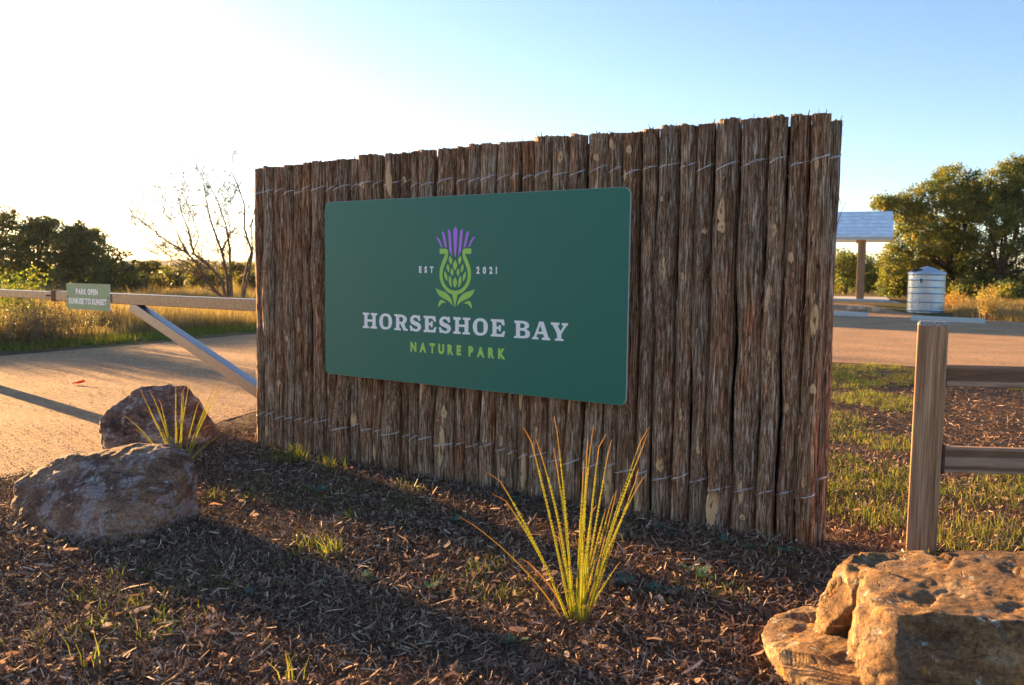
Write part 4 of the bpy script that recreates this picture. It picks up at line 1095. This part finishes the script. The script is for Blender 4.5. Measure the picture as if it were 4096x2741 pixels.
# ------------------------------------------------------------------ wheel stops, stones, tank, shelter
def wheel_stop(p0, p1, label):
    a, b_ = Vector(p0), Vector(p1); L = (b_ - a).length
    root = MB(); h, w = 0.15, 0.10
    prof = [(-w, 0), (-w * .85, h * .8), (-w * .6, h), (w * .6, h), (w * .85, h * .8), (w, 0)]
    xs = [0, .03, L - .03, L]; n = len(prof)
    vs = [(xx, py_ * (.9 if i in (0, 3) else 1), pz * (.9 if i in (0, 3) else 1)) for i, xx in enumerate(xs) for py_, pz in prof]
    fs = [(i * n + k, i * n + k + 1, (i + 1) * n + k + 1, (i + 1) * n + k) for i in range(3) for k in range(n - 1)] + [tuple(range(n)), tuple(3 * n + k for k in range(n - 1, -1, -1))]
    root.add(vs, fs); o = root.build("wheel_stop", M['concrete'])
    o.location = (a.x, a.y, gz1(a.x, a.y) + .012); o.rotation_euler = (0, 0, math.atan2(b_.y - a.y, b_.x - a.x))
    tag(o, label, "wheel stop", "concrete wheel stops")
wheel_stop((12.57, 28.3), (14.15, 26.95), "pale concrete wheel stop in front of the steel tank")
wheel_stop((10.3, 31.7), (11.95, 30.35), "pale concrete wheel stop showing beside the log wall")
for k, (sx, sy, sr, lb) in enumerate([(12.62, 33.6, .13, "small ochre stone, first of the three lying left of the tank"), (12.95, 33.4, .17, "pale pointed stone in the middle of the three left of the tank"), (13.35, 33.0, .15, "round pale stone nearest to the tank")]):
    bm = bmesh.new(); bmesh.ops.create_icosphere(bm, subdivisions=3, radius=sr)
    for v in bm.verts:
        d = float(fbm(np.array([[v.co.x * 6 + k * 9, v.co.y * 6, v.co.z * 6]]), k, 3)[0]); v.co *= 1 + d * .9; v.co.z *= .8
    me = bpy.data.meshes.new("stone"); bm.to_mesh(me); bm.free(); me.materials.append(M['stone'])
    o = bpy.data.objects.new("stone", me); o.location = (sx, sy, gz1(sx, sy) + sr * .55); tag(link(o), lb, "stone", "stones by the tank")

TK = empty("rain_tank", (15.28, 33.3, gz1(15.28, 33.3))); tag(TK, "galvanised steel rainwater tank with a shallow cone roof", "tank")
tr, th_ = 0.635, 1.47
n = 48; ribs = [.09, .40, .72, .94, 1.20, 1.40]
prof = [(tr, 0)]
for z in ribs: prof += [(tr, z - .034), (tr, z - .018), (tr + .009, z - .009), (tr + .012, z), (tr + .009, z + .009), (tr, z + .018), (tr, z + .034)]
prof += [(tr, th_)]
vs = [(r_ * math.cos(2 * math.pi * k / n), r_ * math.sin(2 * math.pi * k / n), z) for r_, z in prof for k in range(n)]
MB().add(vs, [(i * n + k, i * n + (k + 1) % n, (i + 1) * n + (k + 1) % n, (i + 1) * n + k) for i in range(len(prof) - 1) for k in range(n)]).build("tank_body", M['tank'], TK, True)
prof = [(tr + .03, th_ - .03), (tr + .03, th_), (.08, th_ + .22), (.0, th_ + .235)]
vs = [(r_ * math.cos(2 * math.pi * k / n), r_ * math.sin(2 * math.pi * k / n), z) for r_, z in prof for k in range(n)]
MB().add(vs, [(i * n + k, i * n + (k + 1) % n, (i + 1) * n + (k + 1) % n, (i + 1) * n + k) for i in range(3) for k in range(n)]).build("tank_roof", M['tank_roof'], TK, True)
MB().tube([(-.42, -.12, th_ + .02), (-.42, -.12, th_ + .14)], .19, 16).build("hatch", M['black'], TK)
MB().tube([(-.42, -.46, 1.22), (-.46, -.54, 1.20), (-.46, -.56, 1.10)], .035, 8).build("overflow_pipe", M['black'], TK)
MB().tube([(-.48, -.41, .42), (-.52, -.45, .42)], .075, 14).build("gauge", M['fascia'], TK)
MB().tube([(-.42, -.46, .1), (-.55, -.64, .1), (-.55, -.66, .0)], .025, 8).build("outlet_pipe", M['fascia'], TK)

SH = empty("picnic_shelter", (14.84, 38.5, 0.33)); tag(SH, "open picnic shelter with blue-grey metal roof on a timber post", "shelter")
SH.rotation_euler = (0, 0, R(-21))
MB().box(-.16, .16, -.16, .16, 0, 2.72, .015).build("post", M['cedar_post'], SH)
MB().box(-6.0, -5.68, -.16, .16, 0, 2.72, .015).build("post", M['cedar_post'], SH)
MB().box(-.24, .16, -.12, .12, 2.45, 2.64, .01).build("post_bracket", M['cedar_post'], SH)
MB().box(-7.2, 1.18, -.47, -.42, 2.58, 2.72, .0).build("fascia", M['fascia'], SH)
MB().box(-7.2, 1.14, -.14, .14, 2.6, 2.74, .0).build("beam", M['cedar_post'], SH)
rows = 7; y0, z0, y1, z1 = -.50, 2.70, 2.1, 3.92
for k in range(rows):
    t0, t1 = k / rows, (k + 1.06) / rows
    ya, za, yb, zb = y0 + (y1 - y0) * t0, z0 + (z1 - z0) * t0, y0 + (y1 - y0) * t1, z0 + (z1 - z0) * t1
    m = MB(); xx = -7.3 - .2 * (k % 2)
    while xx < 1.22:
        x2 = min(xx + rnd.uniform(.35, .75), 1.22)
        dz = rnd.uniform(.0, .012); 
        if x2 - max(xx, -7.3) > .02:
            xa = max(xx, -7.3) + .006
            m.add([(xa, ya - .02, za + .035 + dz), (x2, ya - .02, za + .035 + dz), (x2, yb, zb + .006), (xa, yb, zb + .006), (xa, ya - .02, za), (x2, ya - .02, za), (x2, yb, zb - .02), (xa, yb, zb - .02)],
              [(0, 1, 2, 3), (4, 7, 6, 5), (0, 4, 5, 1), (1, 5, 6, 2), (0, 3, 7, 4), (3, 2, 6, 7)])
        xx = x2
    m.build("roof_course", M['roof'], SH)
MB().add([(-7.3, y1, z1), (1.22, y1, z1), (1.22, 4.4, 2.7), (-7.3, 4.4, 2.7), (-7.3, y1, z1 - .05), (1.22, y1, z1 - .05), (1.22, 4.4, 2.65), (-7.3, 4.4, 2.65)], [(0, 1, 2, 3), (4, 7, 6, 5), (0, 4, 5, 1), (1, 5, 6, 2), (2, 6, 7, 3), (3, 7, 4, 0)]).build("rear_roof", M['roof'], SH)
PAD = MB(); PAD.box(-8, 1.25, -.45, 4.6, -.35, .15, .01); 
pad = PAD.build("shelter_pad", M['concrete']); pad.location = (14.84, 38.7, 0.27); pad.rotation_euler = (0, 0, R(-21)); tag(pad, "grey concrete pad under the picnic shelter", kind="structure")
k_ = MB(); k_.box(0, 1.0, -.09, .09, -.2, .10, .01); kk = k_.build("pad_kerb", M['concrete']); kk.location = (15.95, 37.85, .27); kk.rotation_euler = (0, R(8), R(-79)); tag(kk, "short sloping concrete kerb at the corner of the shelter pad", "kerb")

# ------------------------------------------------------------------ trees and shrubs
def leaf_cloud(centres, radii, per, size, pal, weights, seed, flat=0.75, shell=None):
    g = np.random.default_rng(seed); n = len(centres) * per
    c = np.repeat(np.asarray(centres), per, 0); rd = np.repeat(np.asarray(radii), per)
    u = g.normal(0, 1, (n, 3)); u /= np.linalg.norm(u, axis=1)[:, None]
    p = c + u * (rd * g.random(n) ** 0.5)[:, None] * np.array([1, 1, flat])
    a = g.normal(0, 1, (n, 3)); a /= np.linalg.norm(a, axis=1)[:, None]
    b = np.cross(a, g.normal(0, 1, (n, 3))); b /= np.linalg.norm(b, axis=1)[:, None] + 1e-9
    s = (size * g.uniform(.6, 1.35, n))[:, None]
    V = np.stack([p - a * s, p - b * s * .45, p + a * s, p + b * s * .45], 1).reshape(-1, 3)
    Q = np.arange(n * 4).reshape(-1, 4)
    pal = np.array(pal); k = g.choice(len(pal), len(centres), p=np.array(weights) / sum(weights))
    col = np.repeat(pal[k], per, 0) * g.uniform(.65, 1.4, n)[:, None]
    return V, Q, np.repeat(col, 4, 0)
OAKPAL = [(0.11, 0.115, 0.05), (0.14, 0.145, 0.06), (0.19, 0.165, 0.055), (0.28, 0.20, 0.05), (0.09, 0.10, 0.05)]
def tree(name, base, blobs, label, nclump, per, leaf, seed, weights=(3, 3, 2, 1, 3), stems=1, trunk_r=0.16, cr=(0.28, 0.55), cat="tree", group=None, pal=OAKPAL, hollow=0.45, lean=(0, 0), gap=0.0, trunk_mat='trunk'):
    g = np.random.default_rng(seed); bz = gz1(base[0], base[1])
    root = empty(name, (base[0], base[1], bz)); tag(root, label, cat, group)
    bl = np.array(blobs, float)           # cx, cy, cz, rx, ry, rz
    vol = (bl[:, 3] * bl[:, 4] * bl[:, 5]) ** (2 / 3); pick = g.choice(len(bl), nclump, p=vol / vol.sum())
    u = g.normal(0, 1, (nclump, 3)); u /= np.linalg.norm(u, axis=1)[:, None]
    rr = hollow + (1 - hollow) * g.random(nclump) ** .6
    C = bl[pick, :3] + u * rr[:, None] * bl[pick, 3:]
    if gap > 0:
        C = C[fbm(C * 0.9, seed, 2) > -0.5 + gap]
    C = C[C[:, 2] > .15]
    V, Q, cl = leaf_cloud(C, g.uniform(cr[0], cr[1], len(C)), per, leaf, pal, weights, seed)
    mesh_np("crown", V, Q, M['oak'], root, col=cl)
    tb = MB()
    for s in range(stems):
        a = g.uniform(0, 6.28); off = Vector((math.cos(a), math.sin(a), 0)) * (0.0 if stems == 1 else trunk_r * 1.2)
        fork = Vector((lean[0] + g.normal(0, .1), lean[1], bl[:, 2].mean() * .38)) + off * 2
        tb.tube([off + Vector((0, 0, -.2)), off * 1.2 + fork * .5 + Vector((g.normal(0, .06), 0, 0)), fork], [trunk_r * 1.35, trunk_r, trunk_r * .8], 8)
        for b_ in bl:
            c = Vector(b_[:3]); m = fork.lerp(c, .5) + Vector((g.normal(0, .15), g.normal(0, .15), -.12 * (c - fork).length))
            tb.tube([fork, m, c], [trunk_r * .55, trunk_r * .36, trunk_r * .14], 6)
            idx = np.argsort(np.linalg.norm(C - np.array(c), axis=1))[:10]
            for i in idx[::2]:
                e = Vector(C[i]); st = m.lerp(c, g.random()); tb.tube([st, st.lerp(e, .5) + Vector((0, 0, g.normal(0, .1))), e], [trunk_r * .16, trunk_r * .10, trunk_r * .04], 4)
    tb.build("trunk", M[trunk_mat], root, True)
    return root
def px_at(px, py, Y):
    d = cam.rotation_euler.to_matrix() @ Vector(((px - 1171.5) / 2058.6, -(py - 784) / 2058.6, -1)); t = Y / d.y
    return d.x * t, CAM_Z + d.z * t
def blobs_px(base, Y, lst):
    out = []
    for px, py, rpx, rpz, dy in lst:
        x_, z_ = px_at(px, py, Y); s = Y / 2058.6
        out.append((x_ - base[0], dy, z_, rpx * s, rpx * s * .9, rpz * s))
    return out
# oaks on the left, against the light
GL = "backlit oaks left of the road"
OAKS = [(-20, 44, [(-10, 540, 60, 62, 0), (-60, 560, 60, 75, 1), (25, 590, 60, 60, -.6), (8, 500, 40, 28, .3), (-30, 630, 90, 36, 0), (40, 545, 28, 30, .6)], "tallest backlit oak, cut off by the left edge of the picture", 400),
  (95, 43, [(90, 550, 52, 58, 0), (72, 520, 30, 30, .4), (112, 522, 30, 26, 0), (60, 600, 50, 52, -.6), (125, 600, 52, 56, -.5), (95, 640, 90, 34, 0)], "dark backlit oak between the edge oak and the rounded oak", 400),
  (195, 42, [(180, 565, 52, 54, 0), (200, 540, 34, 28, .4), (160, 590, 48, 56, 0), (228, 595, 46, 52, -.5), (150, 540, 28, 26, .2), (200, 645, 90, 34, -.5), (175, 530, 22, 18, .3)], "rounded backlit oak behind the gate sign", 420),
  (272, 40, [(262, 600, 40, 46, 0), (288, 622, 34, 38, -.3), (245, 635, 44, 40, 0), (305, 648, 26, 26, 0), (270, 575, 22, 18, .1), (275, 655, 60, 24, 0)], "lowest backlit oak, tapering towards the bare tree", 300)]
for k, (px, Y, bl_, lb, nc) in enumerate(OAKS):
    b0 = (px_at(px, 640, Y)[0], Y)
    tree("oak_tree", b0, blobs_px(b0, Y, bl_), lb, nc, 46, .07, 1 + k, stems=2, group=GL, gap=.30, cr=(.2, .45), hollow=.3)
# oaks standing behind the log wall: only their long shadows on the car park show
for k, (ox, oy, hh_) in enumerate([(-9.9, 44.0, 1.05), (-8.6, 47.0, 1.0), (-6.8, 43.5, 1.1), (-4.8, 46.0, 1.0), (-2.4, 44.0, 1.1), (0.2, 46.5, .95)]):
    tree("oak_tree", (ox, oy), [(0, 0, 3.2 * hh_, 1.6, 1.4, 1.1), (-1.0, .3, 2.4 * hh_, 1.2, 1.1, .9), (1.1, -.2, 2.6 * hh_, 1.2, 1.1, .9), (.2, .1, 1.3, 1.4, 1.2, .8), (.1, 0, 4.3 * hh_, .9, .9, .6)], "oak hidden behind the log wall, " + ["first", "second", "third", "fourth", "fifth", "sixth"][k] + " counted from the bare tree", 260, 46, .09, 90 + k, stems=1, group="oaks behind the log wall", gap=.26, cr=(.2, .5), hollow=.3)
# scrub in the middle distance
SCR = [(0.10, 0.10, 0.03), (0.17, 0.14, 0.045), (0.24, 0.17, 0.05), (0.07, 0.075, 0.03)]
for k, (px, py, rx, rz, Y, lb) in enumerate([(335, 650, 34, 22, 46, "olive shrub at the foot of the lowest oak"), (388, 640, 36, 22, 55, "pale olive shrub left of the bare tree, far off"), (345, 612, 30, 16, 80, "far hazy bush seen above the olive shrub"), (430, 622, 40, 14, 95, "low far bush on the skyline left of the bare tree"), (470, 645, 34, 24, 50, "golden olive shrub behind the bare tree's stems"), (535, 632, 36, 30, 52, "golden olive shrub between the bare tree and the log wall"), (570, 655, 30, 24, 44, "olive shrub half hidden by the road end of the log wall")]):
    b0 = (px_at(px, 660, Y)[0], Y); tree("shrub", b0, blobs_px(b0, Y, [(px, py, rx, rz, 0), (px - rx * .5, py + rz * .4, rx * .6, rz * .7, -.3), (px + rx * .5, py + rz * .35, rx * .6, rz * .7, .3), (px, py + rz, rx, rz * .8, 0)]), lb, 70, 55, .07 + Y * .0006, 20 + k, stems=2, trunk_r=.05, cat="shrub", group="scrub in the meadow", pal=SCR, weights=(3, 3, 2, 2), cr=(.3, .6))
for k in range(46):
    pass
def treeline():
    g = np.random.default_rng(77); Cs = []
    for k in range(900):
        a = R(g.uniform(-36, 36)); r_ = g.uniform(110, 420); x_, y_ = r_ * math.sin(a), r_ * math.cos(a)
        h = g.uniform(.8, 2.6); Cs += [(x_ + g.normal(0, 1.4), y_ + g.normal(0, 1.4), gz1(x_, y_) + h * g.uniform(.3, 1)) for _ in range(4)]
    V, Q, c = leaf_cloud(np.array(Cs), g.uniform(1.0, 2.0, len(Cs)), 34, .34, SCR, [3, 3, 1, 3], 5)
    tag(mesh_np("treeline", V, Q, M['oak'], col=c), "far scattered scrub reading as one mass below the skyline", kind="stuff")
treeline()
# bare mesquite
def mesquite():
    g = np.random.default_rng(12); B = Vector((-8.06, 25.6, 0))
    root = empty("mesquite_tree", B); tag(root, "bare many-stemmed tree left of the log wall", "tree")
    ST = [[(.01, -.1), (-.15, .53), (-.39, .73), (-.71, 1.13), (-.91, 1.54), (-1.19, 1.82), (-1.59, 2.05), (-1.91, 2.25), (-2.19, 2.49), (-2.55, 2.77), (-2.83, 2.85)],
          [(.01, -.1), (-.22, 1.06), (-.62, 1.46), (-1.03, 1.78), (-1.14, 2.18), (-1.22, 2.5), (-1.37, 2.9), (-1.53, 3.46), (-1.56, 3.66)],
          [(.03, -.1), (-.08, 1.18), (-.21, 1.79), (-.41, 2.27), (-.61, 2.79), (-.76, 3.31), (-.83, 3.79), (-.91, 4.07)],
          [(.09, -.1), (.03, 1.39), (-.01, 1.99), (-.12, 2.6), (-.36, 3.32), (-.67, 3.87)],
          [(.17, -.1), (.34, .58), (.47, 1.39), (.6, 1.88), (.4, 2.52), (.41, 3.17), (.22, 3.68), (.06, 4.08), (.03, 4.64)],
          [(.21, -.1), (.55, 1.19), (.68, 1.8), (.66, 2.61), (.82, 3.33)],
          [(-.39, .73), (-.87, 1.17), (-1.36, 1.37), (-1.72, 1.61)], [(-.91, 1.54), (-1.39, 1.77), (-1.88, 1.89)], [(-1.03, 1.78), (-.78, 2.27), (-.93, 2.79), (-1.16, 3.47)],
          [(-.21, 1.79), (.05, 2.4), (.0, 3.0), (.15, 3.5)], [(-1.19, 1.82), (-1.5, 2.5), (-1.75, 3.0), (-1.9, 3.4)], [(-.71, 1.13), (-1.1, 1.5), (-1.7, 1.75), (-2.3, 2.3), (-2.6, 2.5)]]
    tb = MB(); tips = []
    def sub(p, d, L, r_, depth):
        pts = [p.copy()]; n_ = 5
        for k in range(n_):
            d = (d + Vector((g.normal(0, .22), g.normal(0, .22), g.normal(.03, .2)))).normalized(); p = p + d * L / n_; pts.append(p.copy())
        tb.tube(pts, [max(.0045, r_ * (1 - .7 * k / n_)) for k in range(n_ + 1)], 4, cap=False)
        tips.append(pts[-1])
        if depth > 0:
            for k in range(2 + (depth > 1)):
                q = pts[g.integers(1, n_)]; dd = (d + Vector((g.normal(0, .55), g.normal(0, .55), g.normal(.1, .4)))).normalized(); sub(q, dd, L * g.uniform(.45, .7), max(.0045, r_ * .6), depth - 1)
    for k, s in enumerate(ST):
        yo = g.normal(0, .5); n_ = len(s); main = k < 6
        pts = [Vector((p[0], yo * (i / n_) * (1 if main else .6) + g.normal(0, .03), p[1])) for i, p in enumerate(s)]
        r0 = (.055 if main else .024)
        rad = [max(.008, r0 * (1 - .90 * (i / (n_ - 1)) ** .8)) for i in range(n_)]
        tb.tube(pts, rad, 7, cap=False)
        for i in range(2, n_):
            for _ in range(3 if k in (4, 5) else 5):
                d = ((pts[i] - pts[i - 1]).normalized() + Vector((g.normal(0, .6), g.normal(0, .6), g.normal(.15, .4)))).normalized()
                sub(pts[i].lerp(pts[i - 1], g.random()), d, g.uniform(.4, 1.0) * (1 if i < n_ - 1 else .8), max(.0055, rad[i] * .40), 2)
    tb.build("trunk", M['twig'], root, True)
    T = np.array([t[:] for t in tips]); sel = T[g.random(len(T)) < .07]
    V, Q, c = leaf_cloud(sel, np.full(len(sel), .10), 5, .035, [(.10, .12, .03), (.20, .16, .04), (.06, .07, .03)], [2, 2, 1], 9)
    mesh_np("leaves", V, Q, M['oak'], root, col=c)
mesquite()
# trees and shrubs on the right
GR = "oaks behind the tank"
b0 = (px_at(2178, 690, 44)[0], 44)
RP = [(0.11, 0.135, 0.045), (0.16, 0.17, 0.05), (0.22, 0.205, 0.05), (0.28, 0.225, 0.048), (0.085, 0.11, 0.042)]
tree("oak_tree", b0, blobs_px(b0, 44, [(2120, 470, 62, 42, 0), (2200, 430, 58, 36, .6), (2060, 500, 46, 36, 0), (2095, 570, 70, 46, -.5), (2050, 610, 40, 36, -.2), (2150, 540, 58, 42, 1.2), (2190, 500, 50, 40, -.8), (2240, 470, 50, 36, .3), (2165, 600, 40, 34, 1.0), (2020, 480, 30, 20, 0), (2100, 640, 50, 36, 1.2), (2205, 560, 46, 44, .6), (2215, 635, 46, 40, 1.4)]), "broad golden-lit oak standing behind the steel tank", 1050, 52, .068, 41, weights=(2, 3, 3, 2.6, 2), stems=1, trunk_r=.17, group=GR, pal=RP, gap=.22, cr=(.22, .45))
b0 = (px_at(2300, 700, 42)[0], 42)
tree("oak_tree", b0, blobs_px(b0, 42, [(2300, 440, 50, 50, 0), (2350, 470, 60, 70, .5), (2330, 560, 60, 50, 0), (2280, 520, 36, 34, -.6), (2390, 600, 60, 70, 0), (2300, 640, 50, 40, .8), (2255, 620, 46, 48, 1.2), (2340, 680, 60, 30, .5), (2330, 400, 34, 26, 0), (2262, 560, 44, 46, .6), (2260, 500, 36, 34, .2)]), "dark oak at the right edge of the picture", 950, 52, .066, 42, weights=(3, 3, 2, 1, 3), stems=1, trunk_r=.18, group=GR, pal=RP, gap=.2, lean=(-.3, 0), cr=(.22, .45))
for k, (px, py, rx, rz, Y, lb) in enumerate([(1935, 620, 34, 36, 52, "golden bush behind the shelter post, next to the log wall"), (1990, 645, 34, 32, 55, "dark green bush right of the shelter post"), (1900, 640, 34, 30, 60, "bush half hidden by the log wall below the shelter roof"), (2050, 655, 34, 32, 46, "golden bush between the shelter and the tank"), (1912, 612, 30, 34, 56, "tall bush showing under the shelter roof beside the log wall"), (1965, 625, 40, 36, 58, "tall dark bush filling the view behind the shelter post"), (2020, 632, 40, 34, 57, "olive bush behind the corner of the shelter pad"), (2215, 680, 36, 28, 42, "dim bush under the oak right of the tank"), (2300, 690, 50, 24, 40, "dim bush at the right edge under the dark oak"), (2140, 665, 40, 34, 44, "dark bush directly behind the tank")]):
    b0 = (px_at(px, 680, Y)[0], Y); tree("bush", b0, blobs_px(b0, Y, [(px, py, rx, rz, 0), (px - rx * .5, py + rz * .4, rx * .6, rz * .7, -.3), (px + rx * .5, py + rz * .35, rx * .6, rz * .7, .3), (px, py + rz, rx, rz * .8, 0)]), lb, 80, 60, .075, 60 + k, stems=2, trunk_r=.05, cat="bush", group="bushes beyond the car park", pal=RP, weights=(3, 3, 2, 1.5, 2), cr=(.28, .5))
# feathery dry shrub by the tank and twiggy brush by the road
def brush(name, p, n, h, spread, pal, label, seed, lean=.35, w=.006, leaf=0, group=None):
    g = np.random.default_rng(seed); z0 = gz1(*p)
    root = empty(name, (p[0], p[1], z0)); tag(root, label, "shrub", group)
    tb = MB(); tips = []
    for k in range(n):
        a = g.uniform(0, 6.28); l = abs(g.normal(0, lean)); L = h * g.uniform(.55, 1.05); q = Vector((g.normal(0, spread), g.normal(0, spread), -.03)); pts = [q]
        d = Vector((math.cos(a) * l, math.sin(a) * l, 1)).normalized()
        for m in range(4):
            d = (d + Vector((g.normal(0, .1), g.normal(0, .1), g.normal(0, .05)))).normalized(); q = q + d * L / 4; pts.append(q.copy()); 
            if m > 0: tips.append(q[:]); tips.append((pts[-1].lerp(pts[-2], .5))[:])
        tb.tube(pts, [w, w * .8, w * .6, w * .45, w * .3], 3, cap=False)
    tb.build("stem", M['twig'], root)["kind"] = "stuff"
    T = np.array(tips); V, Q, c = leaf_cloud(T, np.full(len(T), .05 + .02 * h), 7, leaf or .02, pal, [1] * len(pal), seed, flat=1.4)
    mesh_np("foliage", V, Q, M['oak'], root, col=c)
brush("dry_shrub", (px_at(2262, 720, 29.5)[0], 29.5), 55, 1.15, .13, [(.50, .32, .10), (.42, .24, .07), (.56, .42, .16)], "feathery golden shrub standing right of the tank", 3, .28, .006, .024)
brush("dry_shrub", (px_at(2185, 700, 35)[0], 35.2), 40, .7, .2, [(.50, .22, .06), (.45, .28, .09)], "rust-orange dry shrub at the tank's right side", 5, .3, .006, .024)
brush("green_shrub", (px_at(42, 760, 17)[0], 17.0), 60, 1.42, .16, [(.22, .24, .03), (.30, .30, .04), (.14, .18, .03)], "yellow-green sunlit shrub rising above the gate bar at far left", 7, .2, .007, .03)
for k, (px, Y, h, lb) in enumerate([(20, 15.2, .8, "grey twiggy brush at the left edge beneath the gate bar"), (85, 15.8, .95, "grey-brown twiggy brush under the collar of the gate bar"), (150, 16.6, .85, "grey-brown twiggy brush just below the hours sign"), (240, 19.0, .7, "russet twiggy brush right of the hours sign")]):
    brush("twiggy_brush", (px_at(px, 780, Y)[0], Y), 80, h, .30, [(.20, .15, .10), (.30, .22, .13), (.24, .17, .08)], lb, 30 + k, .45, .006, .016, group="twiggy brush beyond the road")
# splinter sticking out of the wall's fence end and a stick on the mulch
st = MB().tube([(0, 0, 0), (.10, .02, -.012), (.22, .05, -.05)], [.004, .003, .0015], 5).build("twig", M['twig'])
st.location = (1.80, 4.62, 0.86); tag(st, "thin dry twig poking out from the fence end of the log wall", "twig")

# ------------------------------------------------------------------ haze in the evening air
hz = MB().box(-4300, 4300, -4300, 4300, -40, 75).build("haze", None)
tag(hz, "thin golden evening haze in the air", kind="stuff")
hm = bpy.data.materials.new("evening_air"); hm.use_nodes = True; hm.node_tree.nodes.clear()
pv = hm.node_tree.nodes.new("ShaderNodeVolumePrincipled"); ho = hm.node_tree.nodes.new("ShaderNodeOutputMaterial")
pv.inputs["Color"].default_value = (0.92, 0.93, 0.95, 1); pv.inputs["Density"].default_value = 0.00008; pv.inputs["Anisotropy"].default_value = 0.3
hm.node_tree.links.new(pv.outputs[0], ho.inputs["Volume"]); hz.data.materials.append(hm)
